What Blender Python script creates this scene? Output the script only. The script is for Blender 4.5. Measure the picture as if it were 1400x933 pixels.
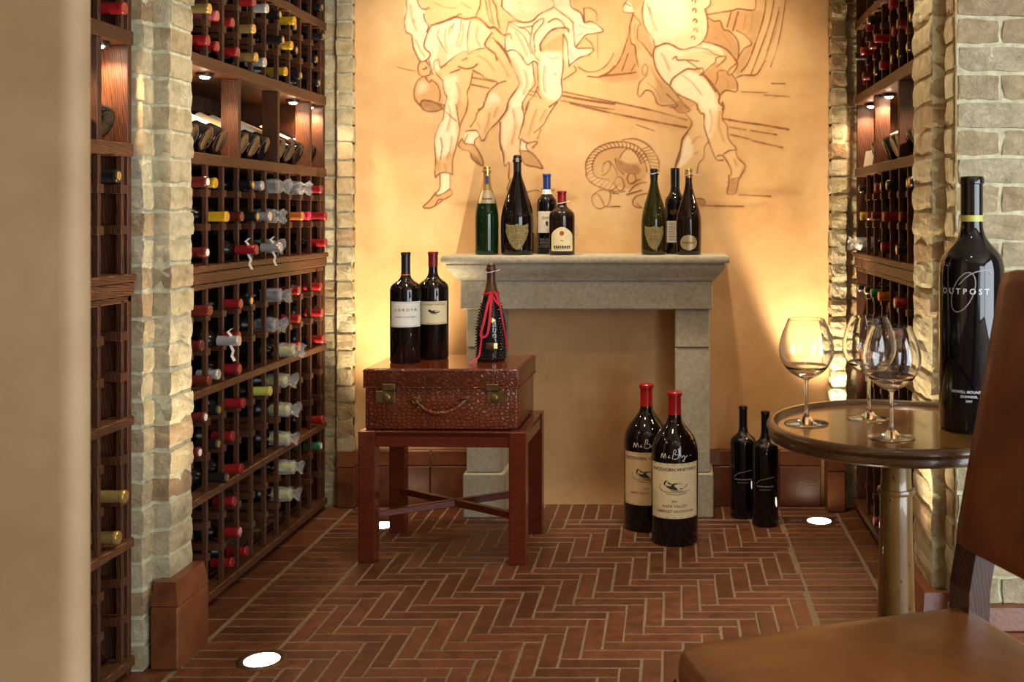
import bpy, bmesh, math, random
import numpy as np
from mathutils import Vector, Matrix, noise

random.seed(7)
for o in list(bpy.data.objects): bpy.data.objects.remove(o)
SC = bpy.context.scene
COL = SC.collection
PI = math.pi
# ------------------------------------------------------------------ camera (level, shifted lens)
F = 1430.0; VPX, VPY = 920.0, 292.0; EYE = 1.15
cam = bpy.data.cameras.new('camera'); camo = bpy.data.objects.new('camera', cam); COL.objects.link(camo)
camo.location = (0, 0, EYE); camo.rotation_euler = (PI / 2, 0, 0)
cam.sensor_width = 36.0; cam.lens = 36.0 * F / 1400
cam.shift_x = -(VPX - 700) / 1400; cam.shift_y = -(466.5 - VPY) / 1400
cam.clip_start = 0.05
cam.dof.use_dof = True; cam.dof.focus_distance = 3.3; cam.dof.aperture_fstop = 9.0
SC.camera = camo
# ------------------------------------------------------------------ world, room lamps and added fill spots, exposure
W = bpy.data.worlds.new('world'); SC.world = W; W.use_nodes = True
W.node_tree.nodes['Background'].inputs[0].default_value = (0.75, 0.80, 0.9, 1)
W.node_tree.nodes['Background'].inputs[1].default_value = 0.02
SC.view_settings.view_transform = 'Standard'; SC.view_settings.look = 'None'
SC.view_settings.gamma = 1.0; SC.view_settings.use_curve_mapping = False
SC.view_settings.exposure = 0.62

def lamp(name, kind, loc, target, energy, color, size=0.05, angle=60, blend=0.5, size_y=None):
    l = bpy.data.lights.new(name, kind); l.energy = energy; l.color = color
    if kind == 'AREA':
        l.shape = 'RECTANGLE'; l.size = size; l.size_y = size_y or size
    else:
        l.shadow_soft_size = size
    if kind == 'SPOT':
        l.spot_size = math.radians(angle); l.spot_blend = blend
    o = bpy.data.objects.new(name, l); COL.objects.link(o); o.location = loc
    o.rotation_euler = (Vector(target) - Vector(loc)).to_track_quat('-Z', 'Y').to_euler()
    return o
# daylight through the glazed door on the right, before the brick return, and a window behind the camera
lamp('window_daylight', 'AREA', (2.74, -0.10, 1.12), (-1, -0.10, 1.12), 110, (0.84, 0.93, 1.0), 2.6, size_y=2.14)
lamp('window_daylight', 'AREA', (2.10, -1.54, 1.12), (2.10, 3, 1.12), 44, (0.76, 0.89, 1.0), 1.2, size_y=2.14)
# ceiling downlights washing the mural, then unseen spots added as fill
WARM = (1.0, 0.82, 0.57)
lamp('ceiling_downlight_or_fill', 'SPOT', (0.02, 3.42, 2.52), (0.02, 4.14, 1.42), 54, WARM, 0.05, 78, 0.9)
lamp('ceiling_downlight_or_fill', 'SPOT', (-0.75, 3.42, 2.52), (-0.78, 4.14, 1.40), 54, WARM, 0.05, 78, 0.9)
lamp('ceiling_downlight_or_fill', 'SPOT', (-0.45, 2.75, 2.55), (-0.45, 3.45, 0.3), 14, (1.0, 0.84, 0.64), 0.06, 56, 0.8)  # added spot, lifts the bottle labels on the suitcase
lamp('ceiling_downlight_or_fill', 'SPOT', (0.25, 1.0, 2.55), (0.3, 1.7, 0.5), 6, (1.0, 0.86, 0.68), 0.08, 100, 0.9)  # added warm fill for the chair and front floor

lamp('ceiling_downlight_or_fill', 'SPOT', (-0.75, 0.35, 2.55), (-0.8, 0.9, 0.8), 4, (1.0, 0.84, 0.62), 0.08, 110, 0.9)  # added warm fill for the near plaster wall end
lamp('ceiling_downlight_or_fill', 'SPOT', (-0.50, 2.86, 2.55), (-1.285, 2.72, 1.15), 70, (1.0, 0.88, 0.68), 0.05, 34, 1.0)  # added spot brightening the aisle side of the left pier
lamp('ceiling_downlight_or_fill', 'SPOT', (0.44, 2.66, 2.55), (0.52, 2.66, 0.0), 60, (1.0, 0.83, 0.58), 0.05, 46, 0.8)  # added spot brightening the right pier from above
# ------------------------------------------------------------------ node helpers
def mat(name):
    m = bpy.data.materials.new(name); m.use_nodes = True
    return m, m.node_tree, m.node_tree.nodes['Principled BSDF']
def nd(t, typ, **kw):
    n = t.nodes.new(typ)
    for k, v in kw.items():
        if k in n.inputs.keys(): n.inputs[k].default_value = v
        else: setattr(n, k, v)
    return n
def ramp(t, stops):
    r = t.nodes.new('ShaderNodeValToRGB')
    e = r.color_ramp.elements
    while len(e) < len(stops): e.new(0.5)
    for i, (p, c) in enumerate(stops):
        e[i].position = p; e[i].color = (*c, 1)
    return r
def tcoord(t, scale=(1, 1, 1), kind='Object'):
    tc = t.nodes.new('ShaderNodeTexCoord'); mp = t.nodes.new('ShaderNodeMapping')
    mp.inputs['Scale'].default_value = scale
    t.links.new(tc.outputs[kind], mp.inputs[0]); return mp.outputs[0]
def wcoord(t, scale=(1, 1, 1)):
    g = t.nodes.new('ShaderNodeNewGeometry'); mp = t.nodes.new('ShaderNodeMapping')
    mp.inputs['Scale'].default_value = scale
    t.links.new(g.outputs['Position'], mp.inputs[0]); return mp.outputs[0]
def bump(t, bs, height, strength, dist=0.01):
    b = t.nodes.new('ShaderNodeBump'); b.inputs['Strength'].default_value = strength; b.inputs['Distance'].default_value = dist
    t.links.new(height, b.inputs['Height']); t.links.new(b.outputs[0], bs.inputs['Normal']); return b
def noisetex(t, vec, scale, detail=4, rough=0.55, dist=0):
    n = nd(t, 'ShaderNodeTexNoise', Scale=scale, Detail=detail, Roughness=rough, Distortion=dist)
    t.links.new(vec, n.inputs['Vector']); return n.outputs['Fac']
def mixc(t, fac, a, b, mode='MIX'):
    m = t.nodes.new('ShaderNodeMix'); m.data_type = 'RGBA'; m.blend_type = mode
    for sock, v in ((m.inputs[0], fac), (m.inputs[6], a), (m.inputs[7], b)):
        if isinstance(v, (int, float)): sock.default_value = v
        elif isinstance(v, tuple): sock.default_value = (*v, 1)
        else: t.links.new(v, sock)
    return m.outputs[2]
def simple(name, col, rough=0.5, metal=0.0, spec=0.5, coat=0.0, nscale=None, namt=0.15, nbump=0.0, emit=None, estr=0):
    m, t, b = mat(name)
    b.inputs['Roughness'].default_value = rough; b.inputs['Metallic'].default_value = metal
    b.inputs['Specular IOR Level'].default_value = spec; b.inputs['Coat Weight'].default_value = coat
    b.inputs['Coat Roughness'].default_value = 0.05
    if nscale:
        f = noisetex(t, tcoord(t), nscale)
        d = tuple(max(0, c * (1 - 2 * namt)) for c in col); l = tuple(min(1, c * (1 + 2 * namt)) for c in col)
        r = ramp(t, [(0.3, d), (0.7, l)]); t.links.new(f, r.inputs[0]); t.links.new(r.outputs[0], b.inputs['Base Color'])
        if nbump: bump(t, b, f, nbump, 0.004)
    else:
        f = noisetex(t, tcoord(t), 25.0)
        r = ramp(t, [(0.3, tuple(c * 0.93 for c in col)), (0.7, tuple(min(1, c * 1.06) for c in col))])
        t.links.new(f, r.inputs[0]); t.links.new(r.outputs[0], b.inputs['Base Color'])
    if emit:
        b.inputs['Emission Color'].default_value = (*emit, 1); b.inputs['Emission Strength'].default_value = estr
    return m
M = {}
# mural plaster: mottled ochre; the 'paint' attribute carries the mural's own flat print
def plaster(name, c0, c1, c2, paint=False, rough=0.75):
    m, t, b = mat(name); v = wcoord(t)
    n1 = noisetex(t, v, 2.2, 5, 0.6, 0.4); n2 = noisetex(t, v, 9, 6, 0.65, 0.3)
    r = ramp(t, [(0.25, c0), (0.5, c1), (0.75, c2)]); t.links.new(n1, r.inputs[0])
    r2 = ramp(t, [(0.25, tuple(x * 0.86 for x in (1, .96, .9))), (0.6, (1, 1, 1))]); t.links.new(n2, r2.inputs[0])
    c = mixc(t, 1.0, r.outputs[0], r2.outputs[0], 'MULTIPLY')
    if paint:
        a = t.nodes.new('ShaderNodeAttribute'); a.attribute_name = 'paint'
        c = mixc(t, a.outputs['Alpha'], c, a.outputs['Color'])
    t.links.new(c, b.inputs['Base Color']); b.inputs['Roughness'].default_value = rough
    b.inputs['Specular IOR Level'].default_value = 0.25
    bump(t, b, n2, 0.12, 0.004); M[name] = m
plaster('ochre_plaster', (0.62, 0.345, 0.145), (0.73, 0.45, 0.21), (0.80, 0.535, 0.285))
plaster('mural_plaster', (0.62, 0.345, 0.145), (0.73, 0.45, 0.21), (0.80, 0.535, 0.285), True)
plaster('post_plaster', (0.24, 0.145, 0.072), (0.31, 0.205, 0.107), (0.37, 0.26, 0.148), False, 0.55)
plaster('ceiling_plaster', (0.5, 0.4, 0.28), (0.55, 0.45, 0.32), (0.6, 0.5, 0.36))

def brickmat(name, stops, bstr, bscale, rough=0.9, dist=0.012):
    m, t, b = mat(name); v = wcoord(t)
    g = t.nodes.new('ShaderNodeNewGeometry'); oi = t.nodes.new('ShaderNodeObjectInfo')
    r = ramp(t, stops); t.links.new(oi.outputs['Random'], r.inputs[0])
    n = noisetex(t, v, bscale, 10, 0.75, 0.6); n2 = noisetex(t, v, bscale * 0.3, 4, 0.5)
    r2 = ramp(t, [(0.2, (0.62, 0.58, 0.50)), (0.55, (1, 1, 1))]); t.links.new(n2, r2.inputs[0])
    r3 = ramp(t, [(0.3, (0.72, 0.66, 0.58)), (0.55, (1, 1, 1))]); t.links.new(n, r3.inputs[0])
    c = mixc(t, 1.0, r.outputs[0], r2.outputs[0], 'MULTIPLY'); c = mixc(t, 0.8, c, r3.outputs[0], 'MULTIPLY')
    t.links.new(c, b.inputs['Base Color']); b.inputs['Roughness'].default_value = rough
    b.inputs['Specular IOR Level'].default_value = 0.2
    bump(t, b, n, bstr, dist); M[name] = m
brickmat('pale_brick', [(0.0, (0.66, 0.51, 0.30)), (0.35, (0.76, 0.64, 0.40)), (0.7, (0.78, 0.69, 0.47)), (0.93, (0.58, 0.40, 0.23))], 1.0, 60, dist=0.018)
M['mortar'] = simple('mortar', (0.54, 0.50, 0.33), 0.95, nscale=60, namt=0.12, nbump=0.5, spec=0.2)

def floormat(name, cols, rough, bstr, island=True, nsc=22):
    m, t, b = mat(name); v = wcoord(t)
    g = t.nodes.new('ShaderNodeNewGeometry'); oi = t.nodes.new('ShaderNodeObjectInfo')
    ad = nd(t, 'ShaderNodeMath', operation='ADD'); t.links.new(g.outputs['Random Per Island'], ad.inputs[0]); t.links.new(oi.outputs['Random'], ad.inputs[1])
    fr = nd(t, 'ShaderNodeMath', operation='FRACT'); t.links.new(ad.outputs[0], fr.inputs[0])
    r = ramp(t, cols); t.links.new(fr.outputs[0], r.inputs[0])
    n = noisetex(t, v, nsc, 6, 0.6, 0.6); n2 = noisetex(t, v, 90, 3, 0.6)
    r2 = ramp(t, [(0.3, (0.55, 0.5, 0.48)), (0.62, (1.08, 1.05, 1.0))]); t.links.new(n, r2.inputs[0])
    c = mixc(t, 1.0, r.outputs[0], r2.outputs[0], 'MULTIPLY')
    t.links.new(c, b.inputs['Base Color'])
    rr = nd(t, 'ShaderNodeMapRange'); rr.inputs['To Min'].default_value = rough - 0.1; rr.inputs['To Max'].default_value = rough + 0.15
    t.links.new(n, rr.inputs[0]); t.links.new(rr.outputs[0], b.inputs['Roughness'])
    b.inputs['Specular IOR Level'].default_value = 0.45
    ad2 = nd(t, 'ShaderNodeMath', operation='ADD'); t.links.new(n, ad2.inputs[0]); t.links.new(n2, ad2.inputs[1])
    bump(t, b, ad2.outputs[0], bstr, 0.004); M[name] = m
floormat('floor_brick', [(0.0, (0.105, 0.034, 0.015)), (0.3, (0.145, 0.050, 0.021)), (0.65, (0.18, 0.064, 0.027)), (0.95, (0.125, 0.046, 0.022))], 0.42, 0.35)
floormat('base_tile', [(0.0, (0.15, 0.046, 0.019)), (0.5, (0.20, 0.066, 0.027)), (1.0, (0.17, 0.055, 0.022))], 0.3, 0.2, nsc=9)
M['grout'] = simple('grout', (0.24, 0.185, 0.12), 0.95, nscale=120, namt=0.15, nbump=0.4, spec=0.2)
# limestone
m, t, b = mat('limestone'); v = wcoord(t)
n = noisetex(t, v, 55, 8, 0.75); n2 = noisetex(t, v, 5, 4, 0.6)
r = ramp(t, [(0.3, (0.37, 0.335, 0.255)), (0.6, (0.56, 0.51, 0.395))]); t.links.new(n, r.inputs[0])
r2 = ramp(t, [(0.3, (0.82, 0.80, 0.74)), (0.7, (1, 1, 1))]); t.links.new(n2, r2.inputs[0])
vo = nd(t, 'ShaderNodeTexVoronoi', Scale=38.0); t.links.new(v, vo.inputs['Vector'])
r3 = ramp(t, [(0.03, (0.45, 0.42, 0.36)), (0.10, (1, 1, 1))]); t.links.new(vo.outputs['Distance'], r3.inputs[0])
c = mixc(t, 1.0, r.outputs[0], r2.outputs[0], 'MULTIPLY'); c = mixc(t, 0.6, c, r3.outputs[0], 'MULTIPLY')
t.links.new(c, b.inputs['Base Color']); b.inputs['Roughness'].default_value = 0.85; b.inputs['Specular IOR Level'].default_value = 0.25
bump(t, b, n, 0.45, 0.004); M['limestone'] = m

def wood(name, dark, light, rough, scale=(6, 60, 60), coat=0.0, rings=3.0, spec=0.4):
    m, t, b = mat(name); v = tcoord(t, scale)
    n0 = noisetex(t, v, 1.0, 3, 0.5, 0.3)
    wv = nd(t, 'ShaderNodeTexWave', Scale=rings, Distortion=6.0, Detail=3.0); wv.bands_direction = 'DIAGONAL'
    t.links.new(v, wv.inputs['Vector'])
    mx = nd(t, 'ShaderNodeMath', operation='MULTIPLY'); t.links.new(n0, mx.inputs[0]); t.links.new(wv.outputs['Fac'], mx.inputs[1])
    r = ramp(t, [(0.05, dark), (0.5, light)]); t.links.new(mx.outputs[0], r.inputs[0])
    oi = t.nodes.new('ShaderNodeObjectInfo'); rv = ramp(t, [(0, (0.8, 0.78, 0.75)), (1, (1, 1, 1))]); t.links.new(oi.outputs['Random'], rv.inputs[0])
    c = mixc(t, 1.0, r.outputs[0], rv.outputs[0], 'MULTIPLY')
    t.links.new(c, b.inputs['Base Color']); b.inputs['Roughness'].default_value = rough; b.inputs['Coat Weight'].default_value = coat
    b.inputs['Coat Roughness'].default_value = 0.08; b.inputs['Specular IOR Level'].default_value = spec
    bump(t, b, mx.outputs[0], 0.12, 0.002); M[name] = m
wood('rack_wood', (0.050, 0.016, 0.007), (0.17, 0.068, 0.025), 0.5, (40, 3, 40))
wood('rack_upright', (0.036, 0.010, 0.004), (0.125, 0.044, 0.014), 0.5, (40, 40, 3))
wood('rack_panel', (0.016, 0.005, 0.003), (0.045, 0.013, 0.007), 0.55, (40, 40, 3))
wood('mahogany', (0.085, 0.012, 0.006), (0.16, 0.028, 0.012), 0.22, (5, 40, 40), 0.5)
wood('table_wood', (0.11, 0.046, 0.010), (0.27, 0.13, 0.030), 0.16, (5, 30, 30), 0.6, 1.5)
wood('table_edge', (0.06, 0.026, 0.008), (0.105, 0.047, 0.014), 0.3, (5, 30, 30), 0.3)
wood('chair_wood', (0.035, 0.014, 0.008), (0.08, 0.032, 0.016), 0.25, (30, 30, 4), 0.5)
# distressed pale table column, wormholes
m, t, b = mat('column_wood'); v = tcoord(t, (8, 8, 2)); n = noisetex(t, v, 2, 5, 0.6, 0.5)
r = ramp(t, [(0.3, (0.06, 0.026, 0.006)), (0.55, (0.14, 0.070, 0.014)), (0.75, (0.21, 0.118, 0.028))]); t.links.new(n, r.inputs[0])
v2 = tcoord(t, (1, 1, 0.6)); vo = nd(t, 'ShaderNodeTexVoronoi', Scale=55.0); t.links.new(v2, vo.inputs['Vector'])
r3 = ramp(t, [(0.10, (0.05, 0.03, 0.02)), (0.16, (1, 1, 1))]); t.links.new(vo.outputs['Distance'], r3.inputs[0])
t.links.new(mixc(t, 1.0, r.outputs[0], r3.outputs[0], 'MULTIPLY'), b.inputs['Base Color']); b.inputs['Roughness'].default_value = 0.28
b.inputs['Coat Weight'].default_value = 0.3; b.inputs['Coat Weight'].default_value = 0.6; M['column_wood'] = m
# crocodile leather
m, t, b = mat('crocodile_leather'); v = tcoord(t, (1, 1, 1.4))
n = noisetex(t, v, 3, 2, 0.5)
vo = nd(t, 'ShaderNodeTexVoronoi', Scale=62.0, Randomness=0.7); vo.feature = 'DISTANCE_TO_EDGE'; t.links.new(v, vo.inputs['Vector'])
r = ramp(t, [(0.0, (0.085, 0.018, 0.008)), (0.18, (0.15, 0.032, 0.012)), (0.5, (0.24, 0.062, 0.020))]); t.links.new(vo.outputs['Distance'], r.inputs[0])
r2 = ramp(t, [(0.35, (0.62, 0.5, 0.45)), (0.65, (1.15, 1.1, 1.0))]); t.links.new(n, r2.inputs[0])
t.links.new(mixc(t, 1.0, r.outputs[0], r2.outputs[0], 'MULTIPLY'), b.inputs['Base Color'])
b.inputs['Roughness'].default_value = 0.24; b.inputs['Coat Weight'].default_value = 0.35; b.inputs['Coat Roughness'].default_value = 0.1
bump(t, b, vo.outputs['Distance'], 0.35, 0.015); M['crocodile_leather'] = m
m, t, b = mat('suitcase_top'); v = tcoord(t); n = noisetex(t, v, 30, 5, 0.6)
r = ramp(t, [(0.3, (0.13, 0.026, 0.010)), (0.7, (0.21, 0.050, 0.018))]); t.links.new(n, r.inputs[0]); t.links.new(r.outputs[0], b.inputs['Base Color'])
b.inputs['Roughness'].default_value = 0.13; b.inputs['Coat Weight'].default_value = 0.5; bump(t, b, n, 0.04, 0.003); M['suitcase_top'] = m
# chair leather
m, t, b = mat('tan_leather'); v = tcoord(t); n = noisetex(t, v, 7, 6, 0.65, 0.6); n2 = noisetex(t, v, 240, 2, 0.5)
r = ramp(t, [(0.28, (0.12, 0.038, 0.007)), (0.5, (0.20, 0.070, 0.014)), (0.75, (0.28, 0.112, 0.029))]); t.links.new(n, r.inputs[0]); t.links.new(r.outputs[0], b.inputs['Base Color'])
b.inputs['Roughness'].default_value = 0.40; b.inputs['Specular IOR Level'].default_value = 0.45; bump(t, b, n2, 0.10, 0.002); M['tan_leather'] = m
M['back_leather'] = simple('back_leather', (0.15, 0.038, 0.013), 0.34, nscale=9, namt=0.16, nbump=0.03)
# glass
m, t, b = mat('clear_glass'); b.inputs['Transmission Weight'].default_value = 1.0; b.inputs['Roughness'].default_value = 0.0
b.inputs['IOR'].default_value = 1.45; b.inputs['Base Color'].default_value = (1, 1, 1, 1); M['clear_glass'] = m
def botglass(name, c):
    M[name] = simple(name, tuple(q * 0.7 for q in c), 0.04, spec=0.55)
botglass('dark_glass', (0.010, 0.006, 0.005)); botglass('black_glass', (0.006, 0.005, 0.007)); botglass('olive_glass', (0.030, 0.028, 0.006))
botglass('green_glass', (0.007, 0.026, 0.007)); botglass('matte_black', (0.012, 0.011, 0.011)); botglass('brown_glass', (0.02, 0.01, 0.006))
for k, c, ro, me in (('red_foil', (0.30, 0.014, 0.016), 0.28, 0.15), ('darkred_foil', (0.14, 0.018, 0.012), 0.3, 0.2), ('rose_foil', (0.55, 0.12, 0.12), 0.3, 0.2),
                     ('pink_foil', (0.62, 0.02, 0.10), 0.3, 0.2), ('orange_foil', (0.60, 0.16, 0.03), 0.3, 0.3), ('yellow_foil', (0.72, 0.42, 0.02), 0.28, 0.4),
                     ('gold_foil', (0.66, 0.45, 0.14), 0.25, 0.7), ('silver_foil', (0.62, 0.62, 0.60), 0.28, 0.6), ('black_foil', (0.014, 0.012, 0.012), 0.3, 0.1),
                     ('green_foil', (0.03, 0.20, 0.08), 0.3, 0.2), ('lime_foil', (0.48, 0.46, 0.09), 0.4, 0.0), ('blue_foil', (0.02, 0.05, 0.26), 0.3, 0.2),
                     ('red_wax', (0.36, 0.010, 0.010), 0.25, 0.0), ('maroon_foil', (0.20, 0.012, 0.012), 0.3, 0.1), ('bronze_foil', (0.10, 0.045, 0.025), 0.35, 0.4)):
    M[k] = simple(k, c, ro, me)
M['paper_white'] = simple('paper_white', (0.86, 0.82, 0.72), 0.7); M['paper_cream'] = simple('paper_cream', (0.86, 0.74, 0.44), 0.7)
M['paper_tan'] = simple('paper_tan', (0.80, 0.57, 0.30), 0.7)
M['shield_olive'] = simple('shield_olive', (0.24, 0.20, 0.07), 0.6, nscale=120, namt=0.2); M['paper_gold'] = simple('paper_gold', (0.52, 0.42, 0.24), 0.35, 0.5)
M['ink_black'] = simple('ink_black', (0.03, 0.025, 0.02), 0.7); M['ink_brown'] = simple('ink_brown', (0.22, 0.09, 0.04), 0.7); M['ink_red'] = simple('ink_red', (0.45, 0.06, 0.03), 0.7)
M['ink_silver'] = simple('ink_silver', (0.70, 0.70, 0.68), 0.5); M['ink_grey'] = simple('ink_grey', (0.32, 0.30, 0.30), 0.5); M['ink_blue'] = simple('ink_blue', (0.03, 0.03, 0.20), 0.5)
M['ribbon_red'] = simple('ribbon_red', (0.62, 0.008, 0.03), 0.35); M['cord_white'] = simple('cord_white', (0.80, 0.76, 0.68), 0.7)
M['brass_aged'] = simple('brass_aged', (0.20, 0.13, 0.05), 0.4, 0.8, nscale=40, namt=0.2); M['bronze_ring'] = simple('bronze_ring', (0.16, 0.09, 0.045), 0.4, 0.7)
M['lamp_glass'] = simple('lamp_glass', (0.9, 0.9, 0.85), 0.3, emit=(1.0, 0.88, 0.66), estr=9.0)
M['bulb'] = simple('bulb', (0.9, 0.9, 0.85), 0.3, emit=(1.0, 0.78, 0.55), estr=60.0)
M['iron'] = simple('iron', (0.05, 0.04, 0.035), 0.4, 0.8); M['studs'] = simple('studs', (0.03, 0.022, 0.02), 0.22, 0.2)
m, t, b = mat('cellophane'); b.inputs['Base Color'].default_value = (0.85, 0.83, 0.78, 1); b.inputs['Roughness'].default_value = 0.08; b.inputs['Alpha'].default_value = 0.28
b.inputs['Specular IOR Level'].default_value = 1.0; n = noisetex(t, tcoord(t), 60); bump(t, b, n, 0.8, 0.01); M['cellophane'] = m

# ------------------------------------------------------------------ mesh helpers
class MB:
    def __init__(s): s.v = []; s.f = []
    def add(s, verts, faces):
        o = len(s.v); s.v += [tuple(p) for p in verts]; s.f += [tuple(i + o for i in f) for f in faces]; return s
    def box(s, x0, x1, y0, y1, z0, z1):
        return s.add([(x0, y0, z0), (x1, y0, z0), (x1, y1, z0), (x0, y1, z0), (x0, y0, z1), (x1, y0, z1), (x1, y1, z1), (x0, y1, z1)],
                     [(3, 2, 1, 0), (4, 5, 6, 7), (0, 1, 5, 4), (1, 2, 6, 5), (2, 3, 7, 6), (3, 0, 4, 7)])
    def cbox(s, x0, x1, y0, y1, z0, z1, c=0.003):
        c = min(c, (x1 - x0) * .45, (y1 - y0) * .45, (z1 - z0) * .45)
        bm = bmesh.new(); bmesh.ops.create_cube(bm, size=1)
        for v in bm.verts:
            v.co = (x0 + (v.co.x + .5) * (x1 - x0), y0 + (v.co.y + .5) * (y1 - y0), z0 + (v.co.z + .5) * (z1 - z0))
        bmesh.ops.bevel(bm, geom=bm.edges[:], offset=c, segments=1, affect='EDGES')
        bm.verts.index_update(); s.add([v.co[:] for v in bm.verts], [[v.index for v in f.verts] for f in bm.faces]); bm.free(); return s
    def lathe(s, prof, n=32, c=(0, 0, 0)):
        o = len(s.v); k = len(prof)
        for r, z in prof:
            for i in range(n):
                a = 2 * PI * i / n; s.v.append((c[0] + r * math.cos(a), c[1] + r * math.sin(a), c[2] + z))
        for j in range(k - 1):
            for i in range(n):
                s.f.append((o + j * n + i, o + j * n + (i + 1) % n, o + (j + 1) * n + (i + 1) % n, o + (j + 1) * n + i))
        if prof[0][0] > 1e-5: s.f.append(tuple(o + i for i in reversed(range(n))))
        if prof[-1][0] > 1e-5: s.f.append(tuple(o + (k - 1) * n + i for i in range(n)))
        return s
    def tube(s, pts, r, n=6, cap=True):
        pts = [Vector(p) for p in pts]; o = len(s.v); K = len(pts)
        up = Vector((0, 0, 1))
        for j, p in enumerate(pts):
            d = (pts[min(j + 1, K - 1)] - pts[max(j - 1, 0)]).normalized()
            u = d.cross(up if abs(d.z) < .95 else Vector((1, 0, 0))).normalized(); w = d.cross(u)
            rr = r[j] if isinstance(r, (list, tuple)) else r
            for i in range(n):
                a = 2 * PI * i / n; s.v.append(tuple(p + (u * math.cos(a) + w * math.sin(a)) * rr))
        for j in range(K - 1):
            for i in range(n):
                s.f.append((o + j * n + i, o + (j + 1) * n + i, o + (j + 1) * n + (i + 1) % n, o + j * n + (i + 1) % n))
        if cap:
            s.f.append(tuple(o + i for i in range(n))); s.f.append(tuple(o + (K - 1) * n + i for i in reversed(range(n))))
        return s
    def prism(s, poly, z0, z1):
        n = len(poly)
        return s.add([(x, y, z0) for x, y in poly] + [(x, y, z1) for x, y in poly],
                     [tuple(reversed(range(n))), tuple(range(n, 2 * n))] + [(i, (i + 1) % n, n + (i + 1) % n, n + i) for i in range(n)])
    def mesh(s, name, m, smooth=None):
        me = bpy.data.meshes.new(name); me.from_pydata(s.v, [], s.f)
        bm = bmesh.new(); bm.from_mesh(me)
        bmesh.ops.remove_doubles(bm, verts=bm.verts, dist=1e-6); bmesh.ops.recalc_face_normals(bm, faces=bm.faces); bm.to_mesh(me); bm.free()
        if m: me.materials.append(M[m] if isinstance(m, str) else m)
        if smooth is not None:
            me.shade_smooth()
            me.set_sharp_from_angle(angle=math.radians(smooth))
        return me
    def obj(s, name, m, parent=None, smooth=None, loc=None):
        return link(name, s.mesh(name, m, smooth), parent, loc)
def link(name, me, parent=None, loc=None, rot=None):
    o = bpy.data.objects.new(name, me); COL.objects.link(o)
    if parent: o.parent = parent
    if loc: o.location = loc
    if rot: o.rotation_euler = rot
    return o
def tag(o, label=None, cat=None, group=None, kind=None):
    if label: o['label'] = label
    if cat: o['category'] = cat
    if group: o['group'] = group
    if kind: o['kind'] = kind
    return o
def thing(name, label, cat, loc=(0, 0, 0), rz=0, group=None):
    o = bpy.data.objects.new(name, None); COL.objects.link(o); o.empty_display_size = 0.05
    o.location = loc; o.rotation_euler = (0, 0, rz); return tag(o, label, cat, group)
def struct(name, mb, m, label=None, smooth=None):
    o = mb.obj(name, m, None, smooth); o['kind'] = 'structure'
    if label: o['label'] = label
    return o
def rough_brick(sx, sy, sz, seed, amp=0.005, cuts=3):
    bm = bmesh.new(); bmesh.ops.create_cube(bm, size=1)
    bmesh.ops.subdivide_edges(bm, edges=bm.edges[:], cuts=cuts, use_grid_fill=True)
    for v in bm.verts:
        c = Vector((v.co.x * sx, v.co.y * sy, v.co.z * sz))
        k = sum(1 for q in v.co if abs(abs(q) - .5) < 1e-4)
        if k > 1: c *= (1 - 0.025 * (k - 1))
        p = c * 28 + Vector((seed * 7.3, seed * 3.1, seed * 5.7))
        c += noise.noise_vector(p) * amp + noise.noise_vector(p * 2.3) * amp * .5
        v.co = c
    bmesh.ops.recalc_face_normals(bm, faces=bm.faces)
    me = bpy.data.meshes.new('brick'); bm.to_mesh(me); bm.free(); me.materials.append(M['pale_brick'])
    return me

# ================================================================== FLOOR
LB, WB, GJ = 0.2125, 0.053125, 0.0062
FZ = 0.0          # brick tops
grout = MB().box(-1.75, 3.0, -1.6, 4.3, -0.12, -0.0016)
floor = struct('floor', grout, 'grout', 'terracotta brick floor laid in herringbone with pale joints')
HX0, HX1, HY1 = -1.040, 0.407, 3.925
rects = []
def clip(x0, x1, y0, y1, bx0, bx1, by0, by1):
    x0, x1, y0, y1 = max(x0, bx0), min(x1, bx1), max(y0, by0), min(y1, by1)
    if x1 - x0 > 0.012 and y1 - y0 > 0.012: rects.append((x0, x1, y0, y1))
AX, AY = -0.346, 2.646
for k in range(-60, 40):
    for mm in range(-14, 15):
        y = AY + k * WB; x = AX + (k + 8 * mm) * WB
        clip(x, x + WB, y, y + LB, HX0, HX1, -0.6, HY1)
        clip(x + WB, x + WB + LB, y, y + WB, HX0, HX1, -0.6, HY1)
for i in range(90):                                   # side borders, bricks across
    y1 = 4.135 - i * WB; y0 = y1 - WB
    if y0 < -0.6: break
    rects.append((HX0 - 0.2085, HX0 - 0.002, y0, y1)); rects.append((HX1 + 0.003, HX1 + 0.2185, y0, y1))
nb = int(round((HX1 - HX0) / WB)); wb2 = (HX1 - HX0) / nb
for i in range(nb): rects.append((HX0 + i * wb2, HX0 + (i + 1) * wb2, HY1, 4.137))
for i in range(29):                                   # square edge tiles along the racks
    y1 = 4.107 - i * 0.163; y0 = y1 - 0.163
    rects.append((-1.40, HX0 - 0.2145, y0, y1))
    rects.append((HX1 + 0.2235, 0.80, y0, y1))
for i in range(46):                                   # outer room on the right
    y1 = 2.49 - i * WB
    for j in range(10):
        x0 = 0.80 + j * LB - (0.5 * LB if i % 2 else 0)
        rects.append((max(0.80, x0), x0 + LB, y1 - WB, y1))
def brick_in_view(r):
    x, y = (r[0] + r[1]) / 2, (r[2] + r[3]) / 2
    if y < 2.45: return False
    px = VPX + F * x / y
    return 180 < px < 1215 and y < 4.14
vis = [r for r in rects if brick_in_view(r)]
vis.sort(key=lambda r: (r[2] + r[3]))
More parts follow.
